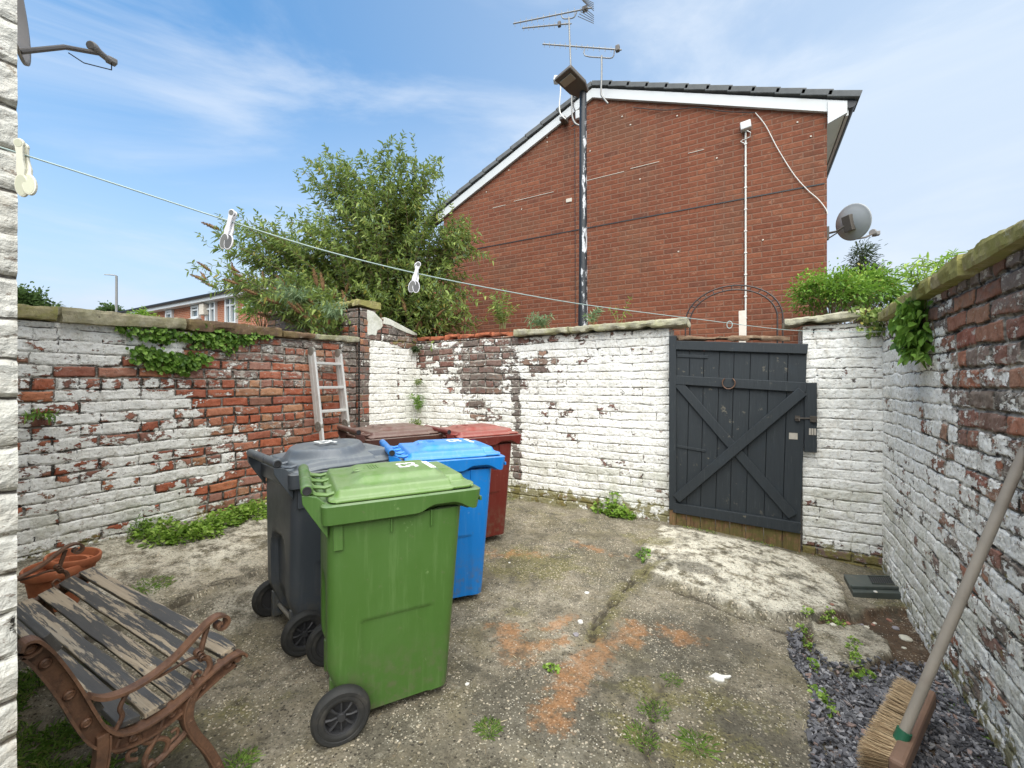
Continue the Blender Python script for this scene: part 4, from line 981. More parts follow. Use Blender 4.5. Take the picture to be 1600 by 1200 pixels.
wheelie_bin('dark grey wheelie bin turned back to front so both wheels and axle show', -2.20, 1.66, -15.5, K1, K2, dome=True, z=0.005)
wheelie_bin('brown wheelie bin mostly hidden behind the grey and blue bins', -2.66, 2.62, -22.9, N1, N2, number=False, z=0.04)
wheelie_bin('dark red wheelie bin at the back of the group beside the white wall', -2.20, 3.17, -26.9, R1, R2, number=False, z=.012)

# ------------------------------------------------------------------ cast iron bench
t = NT('rusty_iron'); o_ = t.tex('Object'); n = t.noise(o_, 14, 7, .65); f = t.noise(o_, 90, 4, .65)
c = t.mix(t.ss(.3, .7, n), (.070, .036, .022), (.165, .082, .045)); c = t.mul(c, .55+f*.85); c = t.mix(t.ss(.62, .68, t.noise(o_, 30, 6, .7))*.6, c, (.30, .17, .11)); c = t.mix(t.ss(.58, .66, t.noise(t.vmap(o_, loc=(2, 8, 1)), 11, 7, .7))*.6, c, (.045, .028, .022))
M['iron'] = t.finish(c, .58, bump=f*.6+n, bstr=.55, bdist=.004, spec=.5)
t = NT('flaking_bench_slat'); o_ = t.tex('Object'); rn_ = E_(t, t.n('ShaderNodeObjectInfo').outputs['Random'])
v_ = t.vmap(o_, scale=(.22, 1, 1)); off_ = t.math('MULTIPLY', rn_, 37.0); v2_ = t.n('ShaderNodeVectorMath', operation='ADD'); t.put(v2_.inputs[0], v_); t.put(v2_.inputs[1], t.vec(off_, off_, 0)); v_ = E_(t, v2_.outputs[0])
grain = t.noise(t.vmap(v_, scale=(.35, 6, 6)), 22, 6, .7); pn = t.noise(t.vmap(v_, scale=(.55, 2.0, 2.0)), 15, 11, .76, con=1.7)
wood = t.mix(grain, (.16, .12, .08), (.46, .38, .27)); wood = t.mix(t.ss(.5, .7, t.noise(v_, 8, 5, .6))*.5, wood, (.25, .235, .20))
pt = t.mix(t.noise(v_, 30, 6, .7), (.032, .030, .028), (.092, .087, .08)); pt = t.mix(t.ss(.58, .7, grain)*.3, pt, (.22, .2, .18))
msk = t.ss(-.02, .02, pn-.475+(rn_-.5)*.16)
c = t.mix(msk, wood, pt); c = t.mix(t.ss(.66, .7, t.noise(v_, 40, 6, .7))*.7, c, (.62, .58, .5))
M['slat'] = t.finish(c, t.mix(msk, (.85, .85, .85), (.48, .48, .48)), bump=grain*.4+msk*.6, bstr=.6, bdist=.003)
BX0, BX1 = -1.575, -2.90
bench = thing('garden_bench', 'old garden bench with rusty cast iron ends and flaking black slats at lower left', 'bench', (BX0, 0, gz(-1.6, .6)-.005))
bz = lambda pts: pts
prof = [(.318, .748), (.325, .765), (.345, .762), (.368, .728), (.395, .668), (.425, .590), (.452, .510), (.476, .450), (.505, .412), (.545, .393), (.60, .392), (.655, .408), (.71, .432), (.765, .452), (.815, .462), (.842, .455), (.852, .438)]
def smooth2(p, k=4):
    P = [Vector((a, b)) for a, b in p]; Q = []
    for i in range(len(P)-1):
        a = P[max(i-1, 0)]; b = P[i]; c = P[i+1]; d = P[min(i+2, len(P)-1)]
        for j in range(k):
            u = j/k; q = .5*((2*b)+(c-a)*u+(2*a-5*b+4*c-d)*u*u+(3*b-a-3*c+d)*u**3); Q.append((q.x, q.y))
    Q.append((P[-1].x, P[-1].y)); return Q
sp_ = smooth2(prof)
def offs(p, d):
    Q = []
    for i in range(len(p)):
        a = Vector(p[max(i-1, 0)]); b = Vector(p[min(i+1, len(p)-1)]); t__ = (b-a).normalized(); Q.append((p[i][0]+t__.y*d, p[i][1]-t__.x*d))
    return Q
def iron_end(x0, s_):
    fr = MB()
    fr.ribbon(sp_, .046, .007, x0=x0)
    lowp = offs(sp_, -.0); 
    sp2 = [(a, b) for a, b in offs(sp_, .040)][3:-3]
    fr.ribbon(sp2, .030, .006, x0=x0)
    fr.ribbon(offs(sp_, .020)[1:-1], .007, .040, x0=x0-s_*.004)
    o = fr.build('end_frame', M['iron'], bench, bevel=.0015)
    m = MB()
    pts = offs(sp_, .021)
    idx = [9, 14, 20, 25, 31, 36, 42, 48, 54, 60]
    for i in idx:
        y_, z_ = pts[min(i, len(pts)-1)]
        m.lathe([(.013, x0-.001), (.0125, x0+s_*.006), (.009, x0+s_*.009), (.007, x0+s_*.006), (0, x0+s_*.008)], 12, c=(0, y_, z_), axis='X')
    m.build_each('rosette', M['iron'], o)
    m = MB()
    arm = smooth2([(.445, .555), (.470, .532), (.505, .520), (.55, .518), (.60, .530), (.65, .552), (.70, .588), (.735, .612), (.765, .620), (.788, .610), (.795, .590), (.782, .574), (.764, .578), (.764, .592), (.775, .594)])
    m.ribbon(arm, .034, .009, x0=x0); m.build('armrest', M['iron'], bench, bevel=.003)
    m = MB()
    m.tube([(x0, a, b) for a, b in smooth2([(.725, .440), (.742, .462), (.735, .492), (.712, .508), (.716, .53), (.722, .556), (.735, .600)])], [.011]*4+[.010]*20+[.009], 8) if False else m.tube([(x0, a, b) for a, b in smooth2([(.725, .440), (.742, .462), (.735, .492), (.712, .508), (.716, .53), (.722, .556), (.735, .600)])], .0085, 8)
    m.tube([(x0, a, b) for a, b in smooth2([(.712, .510), (.68, .520), (.64, .515), (.60, .512), (.57, .519)])], .005, 7)
    m.tube([(x0, a, b) for a, b in smooth2([(.50, .42), (.515, .45), (.51, .48), (.53, .517)])], .0065, 7)
    m.tube([(x0, a, b) for a, b in smooth2([(.70, .43), (.69, .455), (.705, .468), (.715, .455)])], .005, 7)
    for k in range(3): m.lathe([(.008, x0-.012), (.0125, x0-.006), (.0125, x0+.006), (.008, x0+.012)], 10, c=(0, .718-.006*k, .505+.012*k), axis='X')
    m.build('arm_bracket', M['iron'], bench)
    m = MB(); m.ribbon(smooth2([(.700, .425), (.680, .385), (.675, .335), (.695, .270), (.730, .20), (.758, .13), (.780, .06), (.805, .012), (.835, .004)]), .034, [.030]*8+[.028]*8+[.026]*16+[.02], x0=x0)
    m.ribbon(smooth2([(.690, .425), (.667, .385), (.662, .335), (.682, .270), (.717, .20), (.745, .13), (.767, .06), (.79, .014)]), .044, .006, x0=x0)
    m.build('leg', M['iron'], bench, bevel=.004)
    m = MB(); m.ribbon(smooth2([(.470, .435), (.468, .37), (.452, .28), (.430, .19), (.405, .10), (.385, .03), (.352, .004)]), .034, .028, x0=x0)
    m.ribbon(smooth2([(.484, .425), (.482, .37), (.466, .28), (.444, .19), (.419, .10), (.40, .02)]), .044, .006, x0=x0); m.build('leg', M['iron'], bench, bevel=.004)
    m = MB()
    T = lambda p, r: m.tube([(x0, a, b) for a, b in smooth2(p)], r, 8)
    T([(.44, .135), (.50, .155), (.545, .200), (.575, .245), (.615, .262), (.665, .285), (.69, .31)], .010)
    T([(.575, .245), (.567, .285), (.585, .318), (.603, .345), (.615, .395)], .008)
    T([(.615, .262), (.625, .295), (.606, .320), (.575, .330), (.556, .352), (.548, .392)], .007)
    T([(.548, .30), (.528, .315), (.53, .335), (.548, .33)], .006); T([(.63, .29), (.65, .30), (.648, .32), (.632, .318)], .005)
    T([(.66, .375), (.650, .352), (.668, .345), (.672, .362)], .0055); T([(.51, .39), (.50, .36), (.52, .35), (.527, .366)], .0055)
    for k in range(3): m.lathe([(.009, x0-.014), (.014, x0-.008), (.014, x0+.008), (.009, x0+.014)], 10, c=(0, .568+.006*k, .232+.013*k), axis='X')
    T([(.545, .2), (.55, .172), (.575, .165), (.582, .182)], .006)
    m.build('scroll_brace', M['iron'], bench)
iron_end(0, 1); iron_end(BX1-BX0, -1)
def slat_(yc, zc, ang, wd=.058, x0=None, x1=None, th=.018):
    m = MB(); L_ = BX0-BX1-.02; n = 14; vs = []
    x0 = -.008; x1 = BX1-BX0+.008
    for i in range(n+1):
        x = x0+(x1-x0)*i/n
        for (a, b) in ((-wd/2, -th/2), (wd/2, -th/2), (wd/2, th/2), (-wd/2, th/2)):
            jit = mnoise.noise(Vector((x*6, yc*40, a*30)))*.0035
            vs.append(Vector((x, a+jit+(.004 if a > 0 else 0)*mnoise.noise(Vector((x*25, yc*9, 1)))*2, b)))
    R = Matrix.Rotation(ang, 3, 'X'); vs = [R @ v + Vector((0, yc, zc)) for v in vs]
    fs = [(4*i+k, 4*i+(k+1) % 4, 4*i+4+(k+1) % 4, 4*i+4+k) for i in range(n) for k in range(4)]+[(3, 2, 1, 0), (4*n, 4*n+1, 4*n+2, 4*n+3)]
    m.add(vs, fs).build('slat', M['slat'], bench, bevel=.003)
for yc, zc, a, wd in ((.532, .416, -.18, .050), (.598, .409, .05, .056), (.668, .425, .30, .058), (.738, .452, .34, .058), (.806, .472, .14, .056)): slat_(yc, zc, a, wd)
slat_(.462, .515, -1.2, .05); slat_(.378, .732, -1.12, .058)

# ------------------------------------------------------------------ pots
t = NT('terracotta'); o_ = t.tex('Object'); n = t.noise(o_, 12, 7, .68); c = t.mix(t.ss(.3, .7, n), (.27, .075, .028), (.38, .125, .05)); c = t.mix(t.ss(.55, .7, t.noise(o_, 7, 6, .7))*.5, c, (.16, .075, .04)); c = t.mix(t.ss(.62, .7, t.noise(o_, 40, 5, .7))*.3, c, (.6, .4, .28))
M['terracotta'] = t.finish(c, .8, bump=n, bstr=.3, bdist=.003)
def pot(label, loc, R, h, rot, name='plant_pot'):
    r = thing(name, label, 'plant pot', loc); r.rotation_euler = rot
    MB().lathe([(0, .0), (R*.66, 0), (R*.88, h*.8), (R*.86, h*.8), (0.0*R+R*.84, h*.8), (R*.8, h*.78), (R*.60, .02), (0, .02)], 40).build('body', M['terracotta'], r)
    MB().lathe([(R*.88, h*.80), (R*.98, h*.80), (R, h*.83), (R, h*.97), (R*.97, h), (R*.90, h), (R*.875, h*.96), (R*.84, h*.79)], 40).build('rim', M['terracotta'], r)
    return r
pb = G(88, 932, .2)
pot('larger terracotta pot standing on the concrete behind the bench', (pb[0], pb[1], gz(*pb)-.005), .138, .235, (0, 0, 0))
pot('smaller terracotta pot nested crookedly inside the larger one', (pb[0]-.015, pb[1]+.05, gz(*pb)+.065), .120, .20, (-.10, .10, 0))

# ------------------------------------------------------------------ folding ladder
M['alu'] = simple('weathered_aluminium', (.62, .62, .60), .42, metal=.35, noise=.15, nscale=30, dirt=(.35, .34, .31), dscale=12, damt=.4)
M['hinge'] = simple('steel_hinge', (.28, .27, .24), .5, metal=.5, noise=.35, nscale=30, dirt=(.10, .08, .06), dscale=14, damt=.6)
ld = thing('folding_ladder', 'folded aluminium ladder leaning on the brick of the left wall behind the bins', 'ladder', (0, 0, 0))
LYa, LYb = 2.93, 3.27
def lpnt(y, s, dx=0): # s=0 hinge, 1 top
    z = .975+(1.80-.975)*s; x = -3.93+(-4.10+3.93)*s+dx; return Vector((x, y-.03*(1-s), z))
for dx in (0, -.055):
    for y in (LYa, LYb):
        m = MB(); a = lpnt(y, .0, dx); b = lpnt(y, .93, dx); m.bar(a, b, .024, .052, up=(1, 0, .2)); m.build('stile', M['alu'], ld, bevel=.003)
    for s in (.16, .47, .79):
        m = MB(); a = lpnt(LYa, s, dx); b = lpnt(LYb, s, dx); m.bar(a, b, .032, .028); m.build('rung', M['alu'], ld, bevel=.004)
for y in (LYa, LYb):
    m = MB(); c = lpnt(y, -.03, -.027); m.lathe([(0, -.016), (.052, -.016), (.055, -.012), (.055, .012), (.052, .016), (0, .016)], 24, c=c, axis='Y')
    m.lathe([(0, -.021), (.014, -.021), (.014, .021), (0, .021)], 12, c=c, axis='Y'); m.build('hinge', M['hinge'], ld)
    m = MB(); c = lpnt(y, .94, -.027); m.lathe([(0, -.015), (.040, -.015), (.052, -.012), (.052, .012), (.040, .015), (0, .015)], 24, c=c, axis='Y'); m.build('hinge', M['hinge'], ld)
    m = MB(); a0 = lpnt(y, -.05, -.0); a1 = Vector((-3.80, y-.05, gz(-3.8, y)+.0)); m.bar(a0, a1, .024, .052, up=(1, 0, .2)); m.build('stile', M['alu'], ld, bevel=.003)
for s in (.25, .55, .85):
    m = MB(); z_ = .93*(1-s)+.15*s; x_ = -3.925+.12*s; m.bar((x_, LYa-.035, z_), (x_, LYb-.035, z_), .032, .028).build('rung', M['alu'], ld, bevel=.004)

# ------------------------------------------------------------------ gate
t = NT('dark_blue_gate_paint'); o_ = t.tex('Object'); g_ = t.noise(t.vmap(o_, scale=(14, 14, .8)), 5, 6, .65); pn = t.noise(o_, 16, 8, .7)
c = t.mix(g_, (.014, .018, .021), (.032, .038, .042)); c = t.mix(t.ss(.55, .75, t.noise(o_, 5, 6, .6))*.5, c, (.028, .038, .047)); c = t.mix(t.ss(.60, .66, pn)*.7*t.ss(.48, .60, t.noise(o_, 2.5, 4, .6)), c, (.17, .15, .11)); c = t.mix(t.ss(.58, .70, t.noise(t.vmap(o_, scale=(20, 20, 1.2)), 4, 7, .7))*.35, c, (.10, .11, .11))
M['gate'] = t.finish(c, .62, bump=g_, bstr=.5, bdist=.004, spec=.35)
t = NT('rotten_gate_wood'); o_ = t.tex('Object'); g_ = t.noise(t.vmap(o_, scale=(14, 14, 1.4)), 4, 7, .7); mm_ = t.noise(o_, 11, 7, .7)
c = t.mix(t.ss(.3, .7, g_), (.07, .035, .016), (.26, .15, .07)); c = t.mix(t.ss(.40, .56, mm_)*.8, c, (.11, .10, .025)); c = t.mix(t.ss(.6, .66, t.noise(o_, 20, 7, .7))*.7, c, (.06, .03, .014))
M['rotten'] = t.finish(c, .9, bump=g_, bstr=.7, bdist=.008)
GY_ = 4.40
gate = thing('wooden_gate', 'dark blue plank gate with crossed braces and a rotten bare lower edge', 'gate', (0, 0, 0))
TL, TR, BL, BR = atY(1057, 530, GY_), atY(1262, 535, GY_), atY(1052, 800, GY_), atY(1251, 833, GY_)
def gp(s, t_, dy=0): # s 0..1 left-right, t 0 bottom rail bottom, 1 top
    a = BL.lerp(TL, t_); b = BR.lerp(TR, t_); q = a.lerp(b, s); return Vector((q.x, GY_+dy, q.z))
cuts = [0, .115, .235, .36, .475, .60, .735, .87, 1.0]
for i in range(8):
    a, b = cuts[i]+.002, cuts[i+1]-.002; m = MB(); d_ = random.uniform(-.002, .002)
    q = [gp(a, .02, d_), gp(b, .02, d_), gp(b, .985, d_), gp(a, .985, d_)]
    m.add(q+[v+Vector((0, .02, 0)) for v in q], [(0, 1, 2, 3), (7, 6, 5, 4), (0, 4, 5, 1), (1, 5, 6, 2), (2, 6, 7, 3), (3, 7, 4, 0)]).build('plank', M['gate'], gate, bevel=.002)
    gb = random.uniform(-.004, .01)
    q0, q1 = gp(a, .02, d_+.002), gp(b, .02, d_+.002); e0 = q0.copy(); e1 = q1.copy(); e0.z = max(gz(q0.x, 4.38)-.01+gb, -.2); e1.z = gz(q1.x, 4.38)-.01+gb
    q = [e0, e1, q1, q0]
    m = MB(); m.add(q+[v+Vector((0, .02, 0)) for v in q], [(0, 1, 2, 3), (7, 6, 5, 4), (0, 4, 5, 1), (1, 5, 6, 2), (2, 6, 7, 3), (3, 7, 4, 0)]).build('rotten_board', M['rotten'], gate, bevel=.002)
def gbar(s0, t0, s1, t1, wd, th, dy, name, mat=None):
    a = gp(s0, t0, dy-th/2); b = gp(s1, t1, dy-th/2); d = (b-a).normalized(); n = Vector((-d.z, 0, d.x)); P = [a-n*wd/2, b-n*wd/2, b+n*wd/2, a+n*wd/2]
    m = MB(); q = [v+Vector((0, -th/2, 0)) for v in P]; r_ = [v+Vector((0, th/2, 0)) for v in P]
    f = [(0, 1, 2, 3), (7, 6, 5, 4), (0, 4, 5, 1), (1, 5, 6, 2), (2, 6, 7, 3), (3, 7, 4, 0)]
    return m.add(q+r_, f).build(name, mat or M['gate'], gate, bevel=.004)
gbar(0, .965, 1, .965, .085, .026, -.003, 'rail'); gbar(0, .765, 1, .765, .085, .026, -.003, 'rail'); gbar(-.0, .03, 1, .03, .095, .028, -.003, 'rail')
gbar(.025, .745, .94, .085, .080, .022, -.003, 'brace'); gbar(.03, .085, .975, .745, .085, .024, -.026, 'brace')
gbar(.01, .385, .27, .375, .026, .006, -.004, 'hinge_strap', M['gate']); gbar(.01, .905, .27, .905, .03, .006, -.004, 'hinge_strap', M['gate'])
m = MB(); hc2 = gp(.44, .765, -.045); P = [hc2+Vector((.052*math.sin(a)*(1 if abs(a) < 2 else .93), 0, -.052*math.cos(a)*1.05)) for a in np.linspace(-2.45, 2.45, 22)]
m.tube(P, .0085, 8, flat=.6); m.build('horseshoe', M['iron'], gate)
M['rusty'] = simple('dark_rusty_metal', (.05, .04, .03), .7, noise=.5, nscale=30)
m = MB(); a = gp(.93, .60, -.02); b = a+Vector((.125, -.005, .004)); m.tube([a, b], .007, 8); m.box(a+Vector((.02, .006, 0)), (.035, .012, .045)); m.tube([a+Vector((.03, -.01, .0)), a+Vector((.03, -.03, -.02))], .005, 6); m.build('bolt', M['rusty'], gate)
M['bare'] = simple('bare_patch', (.40, .36, .30), .8, noise=.3, nscale=60)
q = gp(.925, .505, -.003); MB().box(q, (.062, .004, .055)).build('bare_patch', M['bare'], gate)
MB().box((gp(.5,.5).x, GY_+.032, gp(.5,.5).z), (.97, .008, 1.5)).build('gap_shade_sheet', M['gate'], gate)  # dark sheet added behind the planks so their gaps read as shade
# posts
gp1 = thing('gate_post', 'dark blue painted post at the left hinge side of the plank gate', 'post')
a = atY(1045, 525, 4.38); b = atY(1057, 797, 4.38); m = MB(); m.box(((a.x+b.x)/2, 4.405, (a.z+b.z)/2), (b.x-a.x-.006, .07, a.z-b.z)); m.build('post', M['gate'], gp1, bevel=.004)
m = MB(); m.box(((a.x+b.x)/2, 4.41, (b.z-.25)/2+.02), (b.x-a.x-.010, .06, b.z+.22)); m.build('post_foot', M['rotten'], gp1, bevel=.006)
gp2 = thing('latch_board', 'short dark board fixed to the white wall beside the gate to take the bolt', 'board')
a = atY(1262, 598, 4.40); b = atY(1275, 707, 4.40); m = MB(); m.box(((a.x+b.x)/2-.01, 4.405, (a.z+b.z)/2), (b.x-a.x+.03, .05, a.z-b.z)); m.build('board', M['gate'], gp2, bevel=.004)
m = MB(); c_ = (b.x-.02, 4.372, gp(.93, .60).z); m.box(c_, (.05, .016, .05)); m.box((c_[0]-.0, 4.362, c_[2]-.02), (.03, .02, .012)); m.build('keeper', M['rusty'], gp2, bevel=.002)
m = MB(); 
for k in range(3): m.box((b.x-.045+k*.018, 4.377, atY(1266, 674, 4.4).z), (.013, .006, .055))
m.build_each('bare_patch', M['bare'], gp2)
lt = thing('timber_lintel', 'rough weathered strip of timber and leaf litter lying above the gate top', 'timber')
a = gp(0, 1); b = gp(1, 1)
stone('strip', lt, (a.x-.02, 4.52), (b.x-.12, 4.52), a.z+.005, b.z+.03, .14, .03, simple('litter_timber', (.20, .13, .08), .95, noise=.5, nscale=30, bstr=.8, dirt=(.40, .32, .22), dscale=20), seed=5, chip=.02)
# arch behind the gate
M['arch'] = simple('dark_arch_steel', (.035, .025, .022), .5, noise=.4, nscale=20, dirt=(.12, .05, .03), dscale=12, damt=.5)
ar = thing('garden_arch', 'thin dark metal arch with ladder like rungs rising behind the gate', 'garden arch')
AY = 4.85; al = atY(1071, 502, AY); arr = atY(1223, 502, AY); at_ = atY(1147, 446, AY); cxa = (al.x+arr.x)/2; Ra = (arr.x-al.x)/2; zc = at_.z-Ra*.80
def apt(a, k): return Vector((cxa+Ra*k*math.sin(a), AY, zc+Ra*(k-.2)*math.cos(a)*1.0))
m = MB()
for k in (1.0, .90): m.tube([Vector((cxa-Ra*k, AY, -.25))]+[apt(a, k) for a in np.linspace(-math.pi/2, math.pi/2, 40)]+[Vector((cxa+Ra*k, AY, -.25))], .0075, 8)
m.build('hoop', M['arch'], ar)
m = MB()
for a in np.linspace(-1.45, 1.45, 15): m.tube([apt(a, .90), apt(a, 1.0)], .005, 6)
m.build_each('rung', M['arch'], ar)
st_ = atY(1156, 486, 4.75); sb_ = atY(1167, 486, 4.75)
tag(MB().box(((st_.x+sb_.x)/2, 4.75, st_.z/2), (sb_.x-st_.x, .03, st_.z), (0, -.01, 0)).build('wooden_stake', simple('pale_stake', (.62, .56, .48), .8, noise=.15, nscale=20, dirt=(.35, .22, .12), dscale=9, damt=.6), bevel=.003), 'pale wooden stake standing upright behind the gate under the arch', 'stake')

# ------------------------------------------------------------------ clothes line and pegs
M['line'] = simple('green_grey_line', (.33, .42, .40), .5, noise=.2, nscale=50)
def lined(px): return 1/(1.305-.7284e-3*px)
lp_ = [(-150, 182), (-40, 217), (0, 230), (120, 268), (240, 307), (360, 346), (505, 391), (650, 427), (780, 453), (900, 474), (1000, 487.5), (1100, 500), (1230, 515.5), (1310, 518.5), (1392, 518)]
LP = [atD(a, b, lined(a)) for a, b in lp_]
Q = []
for i in range(len(LP)-1):
    a = LP[max(i-1, 0)]; b = LP[i]; c = LP[i+1]; d = LP[min(i+2, len(LP)-1)]
    for k in range(6): u = k/6; Q.append(.5*((2*b)+(c-a)*u+(2*a-5*b+4*c-d)*u*u+(3*b-a-3*c+d)*u**3))
Q.append(LP[-1])
cl = thing('clothes_line', 'thin green clothes line stretched across the yard to a ring in the right wall', 'clothes line', (0, 0, 0))
MB().tube(Q, .0016, 6).build('line', M['line'], cl)
rg = LP[-1]; wall_x = RX(rg.y)
ring = thing('eye_bolt', 'dark iron eye bolt in the right wall holding the end of the clothes line', 'hook')
m = MB(); cR = rg+Vector((.03, -.01, .0)); m.tube([cR+Vector((.022*math.cos(a), 0, .022*math.sin(a))) for a in np.linspace(0, 2*math.pi, 20)], .005, 8, cap=False); m.tube([cR+Vector((.022, 0, 0)), (wall_x+.05, cR.y-.02, cR.z+.003)], .005, 8); m.build('eye', M['rusty'], ring)
kn = atD(1140, 505, lined(1140))
tag(MB().tube([kn+Vector((math.cos(a)*.012, 0, math.sin(a)*.018-.008)) for a in np.linspace(0, 6.3, 12)], .0022, 6, cap=False).build('line_knot', M['line']), 'small pale loop tied on the clothes line above the gate', 'knot')
M['peg'] = simple('white_peg_plastic', (.70, .69, .72), .4); M['pad'] = simple('grey_peg_grip', (.085, .085, .088), .7, noise=.2, nscale=60); M['pad2'] = simple('pale_grip', (.16, .16, .155), .7, noise=.2, nscale=60)
M['cream'] = simple('cream_peg_plastic', (.66, .64, .52), .45); M['cream2'] = simple('cream_peg_grip', (.50, .50, .38), .6)
def peg(label, px, py, tilt, rz, sz, a_=.13, mats=('peg', 'pad', 'pad2')):
    r = thing('clothes_peg', label, 'clothes peg', atD(px, py, lined(px)), rz, 'pegs on the clothes line'); r.rotation_euler = (0, tilt, rz)
    def outl(g):
        P = []
        for k in range(28):
            th = 2*math.pi*k/28; z = math.cos(th); x = math.sin(th)
            zz = (.30 if z > 0 else .70)*z
            wd = (.095*math.sqrt(max(0, 1-((zz-.18)/.13)**2)) if zz > .12 else 0)
            P.append((x, zz))
        top = [(.085*math.sin(a), .215+.085*math.cos(a)) for a in np.linspace(-2.2, 2.2, 12)]
        low = [(.115*math.sin(a), -.50-.20*math.cos(a)) for a in np.linspace(-2.45, 2.45, 16)]
        low = [(-x, z) for x, z in low]
        pts = [(x, z) for x, z in top]+[(.055, .05), (.055, -.08), (.075, -.22)]+[(abs(x) if i < 8 else x, z) for i, (x, z) in enumerate([])]
        lowr = [(.115*math.sin(a), -.50+.20*math.cos(a)) for a in np.linspace(.55, 2*math.pi-.55, 18)]
        pts += lowr+[(-.075, -.22), (-.055, -.08), (-.055, .05)]
        return [(x*g*sz, z*sz) for x, z in pts]
    MX = Matrix(((1, 0, 0, 0), (0, 0, -1, 0), (0, 1, 0, 0), (0, 0, 0, 1)))
    for s_ in (1, -1):
        R = Matrix.Rotation(s_*a_, 4, 'Y') @ Matrix.Translation((0, -s_*.045*sz, 0)) @ Matrix.Rotation(s_*.10, 4, 'X')
        o = MB().prism(outl(1.0), -.022*sz, .022*sz, R @ MX).build('jaw', M[mats[0]], r, bevel=.0012)
        for (cx, cz, rx, rz2) in ((0, .215, .064, .064), (0, -.50, .094, .176)):
            oval = [(sz*(cx+rx*math.cos(a)), sz*(cz+rz2*math.sin(a))) for a in np.linspace(0, 2*math.pi, 22, endpoint=False)]
            MB().prism(oval, -.026*sz, .026*sz, R @ MX).build('grip', M[mats[1] if s_ < 0 else mats[2]], o)
peg('cream clothes peg close to the camera beside the painted house corner', 36, 246, -.10, YAW+.1, .104, a_=.13, mats=('cream', 'cream2', 'cream2'))
peg('grey and white clothes peg hanging in front of the pale sky left of the buddleia', 361, 347, .24, YAW-.1, .092)
peg('grey and white clothes peg hanging in front of the buddleia leaves', 651, 424, .16, YAW+.1, .090)

# ------------------------------------------------------------------ broom
bm_ = thing('broom', 'long wooden handled yard broom leaning against the right wall with tan bristles', 'broom', (0, 0, 0))
hb_ = atZ(1402, 1168, .05); ht_ = Vector((RX(2.24)-.028, 2.24, 1.09)); dv = (ht_-hb_).normalized()
M['handle'] = simple('worn_broom_handle', (.27, .235, .19), .6, noise=.25, nscale=8, bstr=.2, dirt=(.17, .13, .10), dscale=7, damt=.45)
MB().tube([hb_-dv*.02, hb_+dv*.4, ht_, ht_+dv*.10, ht_+dv*.115], [.0165, .0165, .0165, .0155, .010], 16).build('handle', M['handle'], bm_)
A_ = atZ(1452, 1088, .055); B_ = atZ(1400, 1205, .055); ax_ = (B_-A_).normalized(); sd_ = Vector((ax_.y, -ax_.x, 0)).normalized()
if sd_.x > 0: sd_ = -sd_
cB = (A_+B_)/2+Vector((.0, 0, .0)); Rm = Matrix((ax_, sd_, ax_.cross(sd_))).transposed()
bl = MB().box(cB, ((B_-A_).length, .045, .07), Rm).build('head_block', simple('painted_broom_wood', (.17, .10, .065), .7, noise=.4, nscale=12, dirt=(.10, .05, .04), dscale=6, damt=.5), bm_, bevel=.012)
MB().tube([hb_-dv*.035, hb_+dv*.07], .0225, 14).build('socket', simple('green_socket', (.015, .10, .05), .5), bm_)
nb = 5200; V = np.zeros((nb*4, 3)); u_ = rng.uniform(-.5, .5, nb)*((B_-A_).length-.02)
sx_ = np.where(np.abs(u_+.02) < .012, np.nan, u_); u_ = np.where(np.isnan(sx_), u_+.03, u_)
v_ = rng.uniform(-.030, .030, nb); ln_ = rng.uniform(.065, .09, nb); A3 = np.array(ax_); S3 = np.array(sd_); Z3 = np.array(ax_.cross(sd_))
if Z3[2] < 0: Z3 = -Z3
p0 = np.array(cB)+u_[:, None]*A3+v_[:, None]*Z3+S3*.02
fan = u_/(.5*(B_-A_).length)
p1 = p0+ln_[:, None]*(S3+A3*(fan*.28+rng.normal(0, .07, nb))[:, None]+Z3*(v_*8+rng.normal(0, .09, nb)-.25)[:, None])
p1[:, 2] = np.maximum(p1[:, 2], -.035)
wv = A3*.0013
V[0::4] = p0-wv; V[1::4] = p0+wv; V[2::4] = p1+wv*.6; V[3::4] = p1-wv*.6
t = NT('tan_bristle'); rb_ = t.attr('rnd'); c = t.mix(rb_, (.20, .12, .055), (.55, .41, .24)); mb_ = t.finish(c, .8)
ob_ = np_mesh('bristles', V, np.arange(nb*4).reshape(-1, 4), mb_, bm_, dict(rnd=np.repeat(rng.random(nb), 4)))

# ------------------------------------------------------------------ drain cover, loose stones
M['drain'] = simple('dark_green_plastic', (.06, .07, .062), .5, noise=.3, nscale=12, dirt=(.14, .12, .09), dscale=9, damt=.6)
dr = thing('drain_cover', 'dark plastic drain cover with a slotted grating in the far right corner', 'drain cover')
zD = -.055; P = [atZ(a, b, zD) for a, b in ((1318, 897), (1398, 899), (1414, 927), (1333, 925))]
n = len(P); m = MB(); lo = [p+Vector((0, 0, -.05)) for p in P]; m.add(P+lo, [(3, 2, 1, 0), (4, 5, 6, 7), (0, 1, 5, 4), (1, 2, 6, 5), (2, 3, 7, 6), (3, 0, 4, 7)]); m.build('cover', M['drain'], dr, bevel=.005)
m = MB(); Q4 = lambda s, t_: P[0].lerp(P[1], s).lerp(P[3].lerp(P[2], s), t_)
fo = Q4(.5, .80); m.bar(Q4(0, .82)+Vector((0, 0, .012)), Q4(1, .82)+Vector((0, 0, .012)), .02, .022); m.build('lip', M['drain'], dr, bevel=.004)
m = MB()
for k in range(12): s = .48+k*.042; m.bar(Q4(s, .15)+Vector((0, 0, .003)), Q4(s, .50)+Vector((0, 0, .003)), .0085, .003)
m.build_each('slot', M['cap'], dr)
